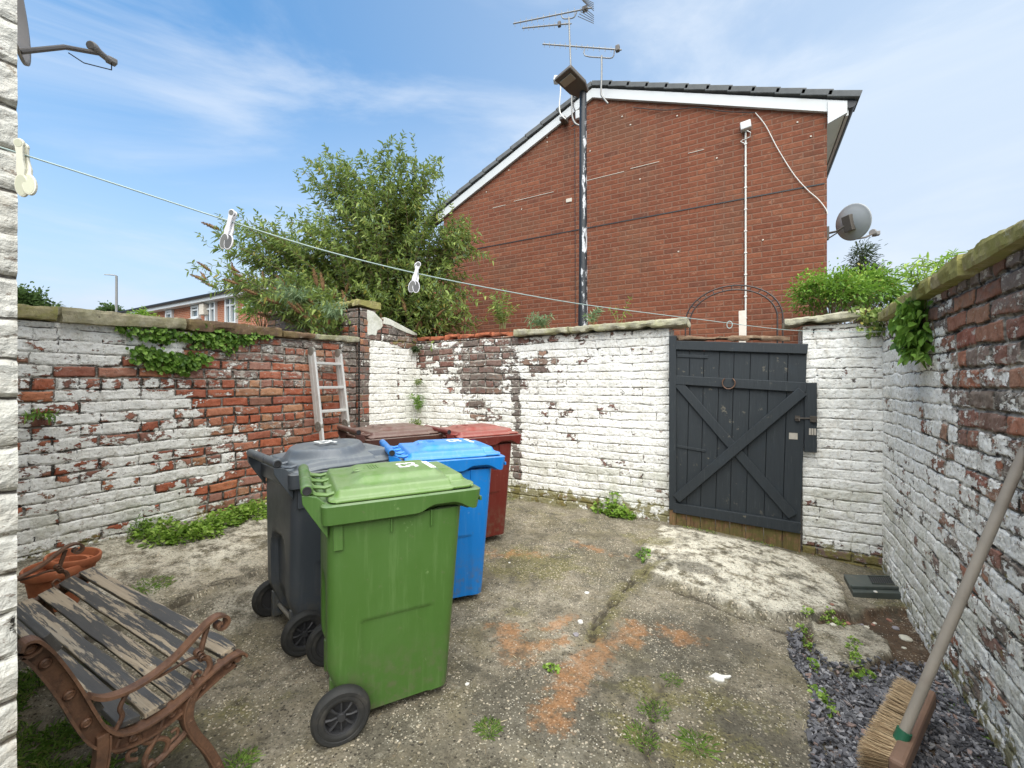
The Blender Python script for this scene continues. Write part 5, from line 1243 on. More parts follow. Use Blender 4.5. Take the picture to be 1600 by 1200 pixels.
m = MB(); m.bar(Q4(.46, .10)+Vector((0, 0, .004)), Q4(.97, .10)+Vector((0, 0, .004)), .006, .006); m.bar(Q4(.46, .54)+Vector((0, 0, .004)), Q4(.97, .54)+Vector((0, 0, .004)), .006, .006); m.build('grating_edge', M['drain'], dr)
def rock(name, label, cat, px, py, r, mat, flat=.5, seed=0, z=None, group=None):
    x, y = G(px, py, -.02); m = MB(); vs = []; fs = []
    n1, n2 = 9, 6
    for i in range(n2+1):
        for k in range(n1):
            th = math.pi*i/n2; ph = 2*math.pi*k/n1; v = Vector((math.sin(th)*math.cos(ph), math.sin(th)*math.sin(ph), math.cos(th)))
            vs.append(v*r*(1+.35*mnoise.noise(v*1.3+Vector((seed, 0, 0)))))
    for v in vs: v.z *= flat
    for i in range(n2):
        for k in range(n1): fs.append((i*n1+k, (i+1)*n1+k, (i+1)*n1+(k+1) % n1, i*n1+(k+1) % n1))
    o = m.add(vs, fs).build(name, mat, loc=(x, y, gz(x, y)+r*flat*.5), rot=(0, 0, seed))
    return tag(o, label, cat, group)
M['pebble'] = simple('pale_pebble', (.62, .60, .55), .8, noise=.2, nscale=60); M['pebble2'] = simple('grey_pebble', (.24, .22, .23), .8, noise=.3, nscale=60); M['cream_stone'] = simple('cream_stone', (.50, .47, .38), .85, noise=.3, nscale=40)
rock('pebble', 'small white pebble near the middle of the concrete above the orange dust streak', 'stone', 907, 979, .016, M['pebble'], .7, 1)
rock('pebble', 'small grey purple pebble just below the white pebble on the concrete', 'stone', 900, 1000, .017, M['pebble2'], .6, 2)
rock('stone_chip', 'flat whitish stone chip left of the middle crack in the concrete', 'stone', 917, 931, .018, M['pebble'], .25, 3)
rock('stone_chip', 'tiny white chip beside the foot of the blue bin on mossy concrete', 'stone', 796, 883, .009, M['pebble'], .5, 4)
rock('stone', 'flat cream stone lying on the slate chips near the round concrete slab', 'stone', 1363, 1047, .026, M['cream_stone'], .3, 5)
rock('stone', 'cream rubble stone at the foot of the right wall beyond the slate bed', 'stone', 1415, 968, .032, M['cream_stone'], .4, 6)
rock('brick_lump', 'worn brick lump half buried in soil in front of the drain cover', 'brick', 1345, 958, .035, simple('worn_brick', (.28, .13, .09), .9, noise=.4, nscale=30), .35, 7)
rock('stone_chip', 'white fragment lying on slate chips just left of the broom bristles', 'stone', 1360, 1119, .014, M['pebble'], .3, 8)
rock('stone_chip', 'white stone chip on the drain cover', 'stone', 1368, 921, .012, M['pebble'], .5, 9)
bpy.data.objects['stone_chip.003'].location.z = zD+.02 if 'stone_chip.003' in bpy.data.objects else 0
rock('pebble', 'small white pebble right of the green bin wheel on the gritty concrete', 'stone', 730, 1077, .010, M['pebble'], .5, 10)
pm = MB(); c_ = Vector((*G(1124, 1060), 0)); zq = gz(c_.x, c_.y)+.006
pp = [(.045*math.cos(a)*(1+.4*math.sin(3*a+1)), .022*math.sin(a)*(1+.4*math.cos(4*a))) for a in np.linspace(0, 6.283, 20, endpoint=False)]
tag(pm.prism(pp, -.004, .002).build('torn_paper', M['pebble'], loc=(c_.x, c_.y, zq), rot=(0, 0, .6)), 'small flat white scrap on the dark mossy concrete right of the orange dust', 'scrap')
for k in range(22):
    px_, py_ = random.uniform(1290, 1440), random.uniform(938, 990); x_, y_ = G(px_, py_, -.05)
    if sdf(np.array([x_]), np.array([y_]), slab_poly)[0] < .02 or x_ > RX(y_)-.03: continue
    rock('rubble_stone', 'small rubble stones strewn on the soil before the drain cover', 'stone', px_, py_, random.uniform(.008, .02), random.choice([M['pebble2'], M['cream_stone'], bpy.data.materials['worn_brick']]), .5, 20+k, group='rubble stones')
# slate chippings
nch = 16000; bp = bed_poly; bb_ = (bp[:, 0].min(), bp[:, 0].max(), bp[:, 1].min(), bp[:, 1].max())
cx = rng.uniform(.0, 1.02, nch*3); cy = rng.uniform(.1, 4.3, nch*3)
dI = sdf(cx, cy, bp); dS = sdf(cx, cy, slab_poly); wl = RX(cy)-cx
tl_ = poly_px([(1230, 1000), (1330, 1040), (1600, 1020), (1900, 1150), (1800, 1500), (1200, 1400), (1250, 1100)], -.05)
inn = sdf(cx, cy, tl_)+(rng.random(nch*3)-.5)*.2
keep = (dI < .03) & (dS > -.01) & (wl > .02) & (inn < 0); cx = cx[keep][:nch]; cy = cy[keep][:nch]; n = len(cx)
cz = gheight(cx, cy)+rng.uniform(.0, .022, n)
L1 = rng.uniform(.005, .016, n)*rng.choice([.7, 1, 1.4], n); W1 = L1*rng.uniform(.35, .8, n); th = rng.uniform(.0015, .004, n); ang = rng.uniform(0, 6.28, n); tx = rng.normal(0, .38, n); ty = rng.normal(0, .38, n)
ca, sa = np.cos(ang), np.sin(ang); V = np.zeros((n, 8, 3))
base = np.array([[-1, -.8], [.9, -1], [1, .7], [-.7, 1]])
for k in range(4):
    ux = base[k, 0]*L1*rng.uniform(.6, 1.1, n); uy = base[k, 1]*W1*rng.uniform(.5, 1.1, n)
    X_ = cx+ux*ca-uy*sa; Y_ = cy+ux*sa+uy*ca; Z_ = cz+ux*tx+uy*ty
    V[:, k] = np.stack([X_, Y_, Z_-th], 1); V[:, k+4] = np.stack([X_, Y_, Z_+th], 1)
F = (np.arange(n)*8)[:, None, None]+np.array([[4, 5, 6, 7], [0, 1, 5, 4], [1, 2, 6, 5], [2, 3, 7, 6], [3, 0, 4, 7]])[None]
t = NT('slate'); r_ = t.attr('rnd'); c = t.ramp(r_, [(0, (.035, .034, .037)), (.4, (.085, .083, .09)), (.75, (.145, .142, .15)), (.93, (.27, .265, .27)), (1, (.20, .12, .09))]); c = t.mul(c, .7+t.noise(t.tex('Object'), 60, 4, .6)*.6)
tag(np_mesh('slate_chippings', V.reshape(-1, 3), F.reshape(-1, 4), t.finish(c, .6), None, dict(rnd=np.repeat(rng.random(n), 8))), 'bed of grey purple slate chippings along the foot of the right wall', 'gravel', kind='stuff')
# ------------------------------------------------------------------ leaves
def leaf_mat(name, dark, mid, light, trans=.3, rough=.55, yellow=None):
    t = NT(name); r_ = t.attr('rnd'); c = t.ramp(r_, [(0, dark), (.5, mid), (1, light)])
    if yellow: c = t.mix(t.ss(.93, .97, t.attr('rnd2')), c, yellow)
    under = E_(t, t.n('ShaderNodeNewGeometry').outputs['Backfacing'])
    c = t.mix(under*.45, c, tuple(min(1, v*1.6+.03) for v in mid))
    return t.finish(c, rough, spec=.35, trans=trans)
M['lf_bud'] = leaf_mat('buddleia_leaf', (.045, .08, .016), (.145, .21, .040), (.37, .43, .12), yellow=(.30, .26, .05))
M['lf_silver'] = leaf_mat('silvery_leaf', (.08, .13, .06), (.14, .21, .10), (.24, .31, .17))
M['lf_ivy'] = leaf_mat('creeper_leaf', (.045, .11, .012), (.13, .25, .028), (.28, .44, .09))
M['lf_ivy_pale'] = leaf_mat('bright_creeper_leaf', (.09, .17, .02), (.20, .33, .04), (.36, .48, .11))
M['lf_bright'] = leaf_mat('bright_shrub_leaf', (.045, .11, .012), (.13, .25, .022), (.30, .42, .06), yellow=(.35, .30, .08))
M['lf_dark'] = leaf_mat('dark_tree_leaf', (.02, .035, .012), (.04, .065, .022), (.08, .11, .04))
M['lf_far'] = leaf_mat('far_tree_leaf', (.025, .05, .012), (.05, .09, .02), (.10, .16, .035))
M['twig'] = simple('twig_bark', (.16, .11, .06), .9, noise=.4, nscale=30)
M['stem_green'] = simple('green_stem', (.16, .20, .07), .8)
M['flower'] = simple('spent_flower', (.20, .115, .05), .95, noise=.6, nscale=60)
M['grass'] = leaf_mat('grass_blade', (.06, .13, .02), (.15, .27, .04), (.36, .45, .13), yellow=(.42, .36, .18))
M['straw'] = leaf_mat('dry_straw', (.20, .14, .08), (.40, .32, .18), (.62, .54, .36))
def leaves(name, mat, pos, dr, L_, W_, parent=None, droop=.25, up=None, round_=False, r2=None, rnd=None, fine=None):
    fine = round_ if fine is None else fine
    pos = np.asarray(pos, float); d = np.asarray(dr, float); n = len(pos)
    d = d/np.maximum(np.linalg.norm(d, axis=1), 1e-6)[:, None]
    L_ = np.broadcast_to(L_, n)[:, None]; W_ = np.broadcast_to(W_, n)[:, None]
    u = (np.array([[0, 0, 1.0]])+rng.normal(0, .45, (n, 3))) if up is None else np.asarray(up, float)
    s = np.cross(d, u); s /= np.maximum(np.linalg.norm(s, axis=1), 1e-6)[:, None]; nn = np.cross(s, d)
    dz = np.array([0, 0, -1.0])[None]*L_*droop
    f = .28
    if round_: pr_ = [(.0, .0), (.10, .62), (.42, 1.0), (.78, .62), (1, 0)]
    else: pr_ = [(.0, .0), (.16, .62), (.42, 1.0), (.72, .66), (1, 0)]
    K = 9; V = np.zeros((n, K, 3))
    def pt(al, wd, sg): return pos+d*L_*al+s*W_*(wd*sg/2)+nn*W_*(f*wd*.7)+dz*al*al
    V[:, 0] = pos; V[:, 4] = pos+d*L_+dz; V[:, 8] = pos+d*L_*.42+dz*.18
    for q, k1_, k2_ in ((1, 1, 7), (2, 2, 6), (3, 3, 5)): V[:, k1_] = pt(*pr_[q], 1); V[:, k2_] = pt(*pr_[q], -1)
    i = np.arange(n)[:, None]*K
    if fine: F = np.concatenate([i+np.array([q]) for q in ((0, 1, 2, 8), (8, 2, 3, 4), (0, 8, 6, 7), (8, 4, 5, 6))])
    else:
        V = V[:, [0, 1, 3, 4, 5, 7]]; K = 6; i = np.arange(n)[:, None]*K
        V[:, 1] = pt(.27, 1.0, 1); V[:, 5] = pt(.27, 1.0, -1); V[:, 2] = pt(.72, .66, 1); V[:, 4] = pt(.72, .66, -1)
        F = np.concatenate([i+np.array([[0, 1, 2, 3]]), i+np.array([[0, 3, 4, 5]])])
    r_ = rng.random(n) if rnd is None else np.clip(rnd, 0, 1)
    return np_mesh(name, V.reshape(-1, 3), F, mat, parent, dict(rnd=np.repeat(r_, K), rnd2=np.repeat(rng.random(n), K)))
def bez(a, b, c, n):
    t_ = np.linspace(0, 1, n)[:, None]; return (1-t_)**2*a+2*t_*(1-t_)*b+t_**2*c
# ------------------------------------------------------------------ big buddleia
bud = thing('buddleia_bush', 'huge arching buddleia bush with brown spent flower spikes towering behind the left wall', 'bush', (0, 0, 0))
base = np.array([-4.85, 4.75, .1])
# crown envelope: lobes (centre pixel, distance, radii) give each arching stem a target
lobes = [((595, 312), 6.0, (.95, .7, .82), 85), ((515, 275), 6.1, (.45, .5, .42), 26), ((640, 285), 6.0, (.55, .5, .48), 26), ((455, 385), 5.9, (.75, .7, .45), 62), ((560, 410), 6.1, (.9, .8, .6), 60), ((365, 372), 5.7, (.45, .5, .30), 27), ((360, 440), 5.6, (.5, .5, .2), 24),
         ((660, 400), 6.0, (.8, .6, .75), 62), ((716, 375), 6.0, (.25, .35, .35), 26), ((690, 470), 5.9, (.5, .45, .45), 44), ((470, 455), 5.5, (.55, .4, .22), 34), ((500, 490), 5.0, (.35, .3, .20), 15), ((600, 455), 5.9, (.55, .5, .35), 26)]
LPs, LD, LLn, LW, LR = [], [], [], [], []; SP, SD_, SLn = [], [], []; tips = []
bt = MB()
for (pp_, dist, rad, cnt) in lobes:
    c = np.array(atD(*pp_, dist))
    for k in range(cnt):
        v = rng.normal(0, 1, 3); v /= np.linalg.norm(v); q = c+v*np.array(rad)*rng.uniform(.35, 1.08)
        q[1] = min(q[1], 6.25) if q[0] > -5.4 else q[1]
        b0 = base+np.array([rng.normal(0, .22), rng.normal(0, .15), 0]); mid = b0+(q-b0)*np.array([.30, .30, 0])+np.array([0, 0, (q[2]-b0[2])*rng.uniform(.78, 1.0)])
        n = 26; P = bez(b0, mid, q, n)
        P += np.cumsum(rng.normal(0, .008, P.shape), 0)
        bt.tube([Vector(p) for p in P[3:]], list(np.linspace(.011, .0025, n-3)), 4, cap=False)
        end = P[-1]-P[-3]; end /= np.linalg.norm(end)
        tips.append((P[-1], end))
        # leaves along the outer part of the main stem and on side shoots
        start = int(n*.42)
        for i in range(start, n):
            tng = P[i]-P[i-1]; tng = tng/np.linalg.norm(tng)
            for rep in range(2):
                ang = rng.uniform(0, 6.28); s = np.cross(tng, [math.cos(ang), math.sin(ang), .3]); s /= np.linalg.norm(s)
                pq = P[i-1]+(P[i]-P[i-1])*rng.random()
                for sg in (1, -1):
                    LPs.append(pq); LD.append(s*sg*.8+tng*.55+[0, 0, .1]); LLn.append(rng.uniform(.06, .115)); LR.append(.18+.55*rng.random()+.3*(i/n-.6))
            if rng.random() < .36:
                ang = rng.uniform(0, 6.28); s = np.cross(tng, [math.cos(ang), math.sin(ang), .2]); s /= np.linalg.norm(s)
                sl_n = rng.uniform(.12, .34); sd__ = s*.8+tng*.6+np.array([0, 0, .25]); sd__ /= np.linalg.norm(sd__)
                m_ = 7; Pq = P[i]+sd__*np.linspace(0, sl_n, m_)[:, None]+np.array([0, 0, -.25])*(np.linspace(0, 1, m_)[:, None]**2)*sl_n*.4
                SP.append(Pq)
                for j in range(1, m_):
                    ang = j*1.57+rng.uniform(-.4, .4); s2 = np.cross(sd__, [math.cos(ang), math.sin(ang), .3]); s2 /= np.linalg.norm(s2)
                    for sg in (1, -1): LPs.append(Pq[j]); LD.append(s2*sg*.8+sd__*.6); LLn.append(rng.uniform(.045, .085)); LR.append(.22+.55*rng.random()+.15*(j/m_))
                tips.append((Pq[-1], sd__))
LPs = np.array(LPs); LD = np.array(LD); LLn = np.array(LLn); LR = np.array(LR)
bt.build('branches', M['twig'], bud)
tw = MB()
for Pq in SP: tw.tube([Vector(p) for p in Pq[::3]], [.003, .0022, .0015], 3, cap=False)
tw.build('twigs', M['stem_green'], bud)
sil = rng.random(len(LPs)) < .16
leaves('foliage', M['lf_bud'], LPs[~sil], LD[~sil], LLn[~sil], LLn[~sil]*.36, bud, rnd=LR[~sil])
leaves('silvery_foliage', M['lf_silver'], LPs[sil], LD[sil], LLn[sil], LLn[sil]*.2, bud)
# spent flower spikes
fm = MB(); rs_ = [.004, .011, .014, .012, .009, .005, .002]
P = [Vector((0, 0, z)) for z in np.linspace(0, .17, 7)]; fm.tube(P, rs_, 7)
for k in range(60):
    z = rng.uniform(.01, .16); a = rng.uniform(0, 6.28); r0 = float(np.interp(z, np.linspace(0, .17, 7), rs_)); fm.tube([Vector((math.cos(a)*r0*.5, math.sin(a)*r0*.5, z)), Vector((math.cos(a)*(r0+.007), math.sin(a)*(r0+.007), z+.009))], [.003, .002], 4)
sp0 = fm.build('flower_spike', M['flower'], bud)
ti = [i for i in range(len(tips)) if tips[i][1][2] > -.2]; random.shuffle(ti)
cl0 = np.array(atD(600, 330, 6)); 
def outer(i): p = tips[i][0]; fwd_ = -SY*p[0]+CY*p[1]; return -np.linalg.norm((p-cl0)*np.array([.8, .3, 1]))*.5+(fwd_-5.4)*.45+random.random()*1.5
ti = sorted(ti, key=outer)[:95]
for j, i in enumerate(ti):
    o = sp0 if j == 0 else sp0.copy()
    if j: COL.objects.link(o); o.parent = bud
    p, d = tips[i]; d = Vector(d)+Vector((0, 0, .35)); o.location = Vector(p); o.rotation_euler = d.to_track_quat('Z', 'Y').to_euler(); s = random.uniform(.8, 1.35); o.scale = (s*1.15, s*1.15, s)

# ------------------------------------------------------------------ smaller plants
def stem_plant(name, label, cat, origin, n, hgt, spread, L_, mat, wr=.24, up=1.0, group=None, kind_dirs=None, pairs=7, round_=False, lean=(0, 0, 0), spikes=0):
    r = thing(name, label, cat, tuple(origin), 0, group); O = np.zeros(3); lp__, ld__, ll__ = [], [], []; tb_ = MB()
    for k in range(n):
        a = rng.uniform(0, 6.28); rr = spread*rng.random()**.6; h_ = hgt*rng.uniform(.45, 1.0)
        q = np.array([math.cos(a)*rr, math.sin(a)*rr*.8, h_*up])+np.array(lean)*rng.uniform(.5, 1.1); b0 = rng.normal(0, .02+.06*spread, 3)*[1, 1, 0]
        P_ = bez(b0, b0+(q-b0)*[.25, .25, .7], q, pairs+2); tb_.tube([Vector(p) for p in P_[::2]]+[Vector(P_[-1])], .0022, 4, cap=False)
        for i in range(2, pairs+2):
            tng = P_[i]-P_[i-1]; tng = tng/(np.linalg.norm(tng)+1e-9); an = i*1.57+rng.uniform(-.5, .5); s = np.cross(tng, [math.cos(an), math.sin(an), .25]); s /= np.linalg.norm(s)
            for sg in (1, -1): lp__.append(P_[i]); ld__.append(s*sg+tng*.55); ll__.append(L_*rng.uniform(.55, 1.1))
        lp__.append(P_[-1]); ld__.append(tng); ll__.append(L_*.8)
    tb_.build('stems', M['stem_green'], r); ll__ = np.array(ll__); leaves('foliage', mat, lp__, ld__, ll__, ll__*wr, r, round_=round_)
    return r
WT = 2.0
def on_wall(px, py, Y=YB+.12): return atY(px, py, Y)
stem_plant('buddleia_seedling', 'leafy young buddleia on the wall top between the big bush and lamp post', 'plant', on_wall(786, 514), 16, .48, .20, .085, M['lf_bud'], pairs=9)
stem_plant('buddleia_seedling', 'low spreading silvery plant on the wall top just left of the lamp post', 'plant', on_wall(845, 515), 20, .20, .24, .07, M['lf_silver'], pairs=6)
stem_plant('buddleia_seedling', 'pale leafy sprig on the wall top immediately right of the lamp post', 'plant', on_wall(925, 512), 6, .28, .10, .085, M['lf_silver'], pairs=6)
stem_plant('buddleia_seedling', 'thin twiggy sprig with small leaf tufts on the coping between lamp post and arch', 'plant', on_wall(965, 512), 4, .30, .18, .06, M['lf_bright'], pairs=4)
stem_plant('buddleia_seedling', 'silvery shoot hanging over the pier top in front of the dark garden wall', 'plant', atD(520, 500, 4.9), 14, .18, .20, .09, M['lf_silver'], pairs=6, lean=(.12, -.15, 0))
stem_plant('buddleia_seedling', 'silvery drooping shoots at the foot of the big bush above the left coping', 'plant', atD(470, 478, 5.0), 18, .22, .32, .09, M['lf_silver'], pairs=6, lean=(-.1, -.1, 0))
stem_plant('fern', 'small fern growing at the top of the corner where white walls meet', 'plant', (-3.93, 4.38, atY(655, 552, 4.4).z), 12, .10, .10, .05, M['lf_dark'], pairs=6, wr=.35)
stem_plant('fern', 'small yellow green fern high in the white corner beside the brown bin', 'plant', (-3.90, 4.36, atY(661, 604, 4.4).z), 7, .10, .06, .05, M['lf_bud'], pairs=6)
stem_plant('fern', 'larger yellowish weed in the white corner above the red bin', 'plant', (-3.88, 4.35, atY(655, 645, 4.4).z), 12, .24, .12, .07, M['lf_ivy'], pairs=6)
stem_plant('fern', 'dark weed at the lowest point of the white corner just above the brown bin lid', 'plant', (-3.9, 4.34, atY(645, 672, 4.4).z), 12, .16, .17, .06, M['lf_bud'], pairs=5)
stem_plant('weed', 'small weed sprouting from the painted left wall near the house corner', 'plant', atX(62, 655, XL+.02), 9, .06, .10, .06, M['lf_ivy'], pairs=3, lean=(.06, 0, 0))
def wall_creeper(name, label, pts, dens, L_, mat, plane, nrm, thick=.05, hang=.0):
    """creeper patch: pts (px,py,radius m) on a vertical plane"""
    r = thing(name, label, 'plant', (0, 0, 0)); P_, D_ = [], []; nr = np.array(nrm, float)
    for (px, py, rad, asp) in pts:
        c = np.array(plane(px, py)); n = int(dens*rad*rad*asp*24)
        a = rng.uniform(0, 6.28, n); q = rng.random(n)**.62*rad*(1.12+.35*np.sin(3*a+px)+.2*np.sin(7*a)); tdir = np.array([nr[1], -nr[0], 0])
        off = tdir[None]*(q*np.cos(a))[:, None]/1.0*1.0+np.array([0, 0, 1])[None]*(q*np.sin(a)*asp)[:, None]+nr[None]*rng.uniform(.005, thick, n)[:, None]
        P_.append(c+off); D_.append(rng.normal(0, .5, (n, 3))+nr*.35+np.array([0, 0, -.75]))
    P_ = np.concatenate(P_); D_ = np.concatenate(D_); Ls = L_*rng.uniform(.5, 1.15, len(P_))
    up = nr[None]+rng.normal(0, .35, (len(P_), 3))
    leaves('foliage', mat, P_, D_, Ls, Ls*.95, r, round_=True, up=up, droop=.1)
    tb_ = MB()
    for (px, py, rad, asp) in pts:
        for k in range(5):
            c = np.array(plane(px, py)); q0 = c+np.array([nr[1], -nr[0], 0])*rng.uniform(-rad, rad)+[0, 0, rad*asp]+nr*.008; q1 = c+np.array([nr[1], -nr[0], 0])*rng.uniform(-rad, rad)-[0, 0, rad*asp*.8]+nr*.01
            tb_.tube([Vector(q0), Vector((q0+q1)/2+rng.normal(0, .02, 3)), Vector(q1)], .0018, 4)
    tb_.build('stems', M['twig'], r); return r
pL = lambda px, py: atX(px, py, XL+.012)
wall_creeper('creeper', 'round leaved creeper hanging in bunches under the coping of the left wall',
    [(200, 512, .09, .35), (235, 522, .10, .5), (262, 520, .10, .6), (310, 524, .10, .6), (330, 528, .13, .75), (352, 530, .12, .75), (378, 526, .10, .6), (398, 522, .08, .5), (222, 548, .08, .6), (235, 560, .11, .5), (262, 562, .12, .6), (288, 566, .13, .55), (305, 560, .09, .5), (268, 574, .08, .5), (415, 524, .05, .4)], 620, .040, M['lf_ivy'], pL, (1, 0, 0))
wr_ = lambda px, py: (lambda v: Vector((RX(v.y)-.015, v.y, v.z)))(atX(px, py, .93))
wall_creeper('creeper', 'large leaved green creeper hanging from the coping on the right wall above the eye bolt', [(1455, 480, .09, .7), (1446, 508, .13, 1.0), (1460, 528, .11, .9), (1462, 550, .06, .7), (1436, 500, .08, .6)], 480, .062, M['lf_ivy'], wr_, (-1, 0, 0), thick=.10)
wall_creeper('creeper', 'brownish green creeper spilling over the corner between the two coping stones', [(1362, 498, .10, .8), (1372, 515, .07, .9), (1350, 490, .12, .3), (1385, 488, .08, .6)], 420, .035, M['lf_bud'], lambda a, b: atY(a, b, YB-.03), (0, -1, 0), thick=.09)
# bright shrub beyond the right corner, dark conifer behind it
def bush(name, label, cat, centre, rad, n, L_, mat, wr=.4, seed=0, stems=True, trunk=None, round_=True, clumps=26, cone=False):
    r = thing(name, label, cat, (centre[0], centre[1], -.25)); C0 = np.array([0, 0, centre[2]+.25]); P_, D_, R_ = [], [], []
    rad = np.array(rad, float); tb_ = MB(); b0 = Vector((0, 0, 0))
    for k in range(clumps):
        v = rng.normal(0, 1, 3); v /= np.linalg.norm(v); v[2] = abs(v[2])*.9-.25 if not cone else v[2]
        c = C0+v*rad*rng.uniform(.45, .95)
        if cone: h = rng.random()**.8; c = C0+np.array([v[0]*rad[0]*(1-h), v[1]*rad[1]*(1-h), rad[2]*(2*h-1)])
        m_ = n//clumps; cr = rad.mean()*(rng.uniform(.30, .62) if not cone else rng.uniform(.16, .34))
        q = rng.normal(0, 1, (m_, 3)); q /= np.linalg.norm(q, axis=1)[:, None]; q *= (rng.random(m_)**(.75 if not cone else .4))[:, None]*cr*(1+.5*(rng.random(m_) > .9)[:, None])
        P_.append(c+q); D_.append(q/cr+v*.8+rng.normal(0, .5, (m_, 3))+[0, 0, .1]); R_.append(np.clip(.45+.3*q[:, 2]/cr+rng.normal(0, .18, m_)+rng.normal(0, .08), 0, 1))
        tb_.tube([b0, Vector(C0*[.5, .5, .6]+c*.3), Vector(c)], [.03*rad.mean(), .018*rad.mean(), .006*rad.mean()], 5, cap=False)
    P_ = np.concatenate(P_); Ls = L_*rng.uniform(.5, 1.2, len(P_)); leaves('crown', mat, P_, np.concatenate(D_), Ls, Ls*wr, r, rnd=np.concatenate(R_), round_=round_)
    tb_.build('branches', M['twig'], r)
    return r
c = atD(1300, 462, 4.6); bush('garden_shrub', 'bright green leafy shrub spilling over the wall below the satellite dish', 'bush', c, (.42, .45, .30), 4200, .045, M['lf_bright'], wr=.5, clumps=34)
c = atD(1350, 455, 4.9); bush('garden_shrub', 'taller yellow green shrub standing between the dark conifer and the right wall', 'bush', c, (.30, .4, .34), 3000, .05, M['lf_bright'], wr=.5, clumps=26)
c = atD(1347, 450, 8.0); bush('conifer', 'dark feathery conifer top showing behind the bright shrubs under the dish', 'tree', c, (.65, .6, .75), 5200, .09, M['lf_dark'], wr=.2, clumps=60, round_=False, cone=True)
c = atD(1470, 415, 3.1); stem_plant('buddleia_seedling', 'pale leafy plant on the right wall coping against the sky', 'plant', (RX(3.0)+.12, 3.35, 1.98), 20, .17, .26, .06, M['lf_ivy_pale'], pairs=6)
stem_plant('weed', 'leafy trailing plant hanging over the right wall coping above the large leaved creeper', 'plant', (RX(3.2)-.02, 3.25, 1.90), 12, .22, .12, .06, M['lf_ivy_pale'], pairs=6)
# far trees
c = atD(38, 470, 30); bush('tree', 'dark green tree beyond the left wall next to the house corner', 'tree', (c.x-.6, c.y, c.z-1.0), (2.0, 2.0, 2.3), 9000, .30, M['lf_far'], wr=.6, clumps=60)
c = atD(172, 482, 32); bush('tree', 'small round dark treetop beside the foot of the far street lamp', 'tree', (c.x, c.y, c.z-.6), (.9, .9, 1.1), 3000, .24, M['lf_far'], wr=.6, clumps=26)
c = atD(228, 486, 16); bush('garden_shrub', 'yellow green shrub tip over the coping near the end of the distant terrace', 'bush', (c.x, c.y, c.z-.3), (.45, .4, .40), 1600, .12, M['lf_bright'], wr=.35, clumps=16)
c = atD(410, 470, 6.6); bush('garden_shrub', 'yellowish bush in front of the distant orange house beside the dark garden wall', 'bush', (c.x, c.y, c.z-.15), (.35, .3, .35), 900, .08, M['lf_bright'], wr=.22, clumps=14, round_=False)

# ground plants
def mound(name, label, pts, dens, L_, mat, hgt=.07, group=None):
    """low creeping plant, pts (px,py,rad) on the ground"""
    r = thing(name, label, 'plant', (0, 0, 0), 0, group); P_, D_ = [], []
    for q in pts:
        px, py, rad = q[:3]; zz = q[3] if len(q) > 3 else 0; x, y = G(px, py, zz); n = int(dens*rad*rad*60)+4
        a = rng.uniform(0, 6.28, n); rr = np.sqrt(rng.random(n))*rad*(1+.3*np.sin(2*a+px)); X_ = np.maximum(x+rr*np.cos(a), XL+.02); Y_ = y+rr*np.sin(a)
        Z_ = gheight(X_, Y_)+hgt*rng.random(n)*np.clip(1.25-rr/rad, .15, 1); P_.append(np.stack([X_, Y_, Z_], 1)); D_.append(np.stack([np.cos(a), np.sin(a), rng.uniform(0, 1.0, n)], 1)+rng.normal(0, .6, (n, 3))*[1, 1, .3])
    P_ = np.concatenate(P_); Ls = L_*rng.uniform(.45, 1.15, len(P_)); leaves('foliage', mat, P_, np.concatenate(D_), Ls, Ls*.8, r, round_=True, droop=.15)
    tb_ = MB()
    for i in range(0, min(len(P_), 240), 6): g0 = P_[i].copy(); g0[2] = gz(g0[0], g0[1]); tb_.tube([Vector(g0), Vector(P_[i])], .0012, 3, cap=False)
    tb_.build('stems', M['stem_green'], r); return r
mound('creeping_weed', 'band of bright creeping weeds along the foot of the left wall behind the grey bin',
    [(225, 845, .07, .2), (250, 848, .08, .2), (275, 842, .09, .2), (300, 838, .12, .2), (322, 830, .13, .2), (345, 820, .12, .2), (368, 812, .14, .2), (390, 806, .14, .2), (410, 800, .12, .2), (262, 835, .10, .2), (240, 830, .07, .22)], 300, .036, M['lf_ivy_pale'], hgt=.13)
stem_plant('weed', 'thin leafy weed standing against the left wall above the terracotta pots', 'plant', atX(215, 825, XL+.06)-Vector((0, 0, .10)), 10, .20, .10, .045, M['lf_ivy'], pairs=6, lean=(.05, 0, 0))
mound('creeping_weed', 'leafy weed at the foot of the white wall left of the gate', [(945, 800, .07), (958, 808, .08), (975, 812, .08), (935, 803, .05)], 330, .05, M['lf_ivy_pale'], hgt=.13)
stem_plant('weed', 'upright weed stem rising against the white wall left of the gate', 'plant', (G(965, 800)[0], YB-.06, gz(G(965, 800)[0], YB-.08)), 4, .22, .06, .06, M['lf_ivy_pale'], pairs=4, round_=True, wr=.6)
mound('creeping_weed', 'trail of tiny bright leaves crossing the round concrete slab', [(1335, 985, .022), (1331, 998, .024), (1337, 1012, .026), (1340, 1022, .022)], 1100, .016, M['lf_ivy_pale'], hgt=.03)
mound('creeping_weed', 'green leafy weed at the lower edge of the round concrete slab', [(1355, 1032, .035), (1340, 1038, .025)], 800, .022, M['lf_ivy_pale'], hgt=.05)
mound('creeping_weed', 'clump of fresh weeds along the top edge of the round concrete slab', [(1300, 950, .035), (1312, 955, .04), (1288, 955, .02)], 700, .019, M['lf_ivy_pale'], hgt=.05)
mound('creeping_weed', 'line of yellowish weeds on the left edge of the round slab', [(1258, 975, .03), (1262, 990, .035), (1262, 955, .03)], 600, .02, M['lf_ivy_pale'], hgt=.04)
mound('creeping_weed', 'small weed among slate chips just left of the slab corner', [(1268, 1020, .035), (1272, 1030, .02)], 700, .022, M['lf_ivy_pale'], hgt=.04)
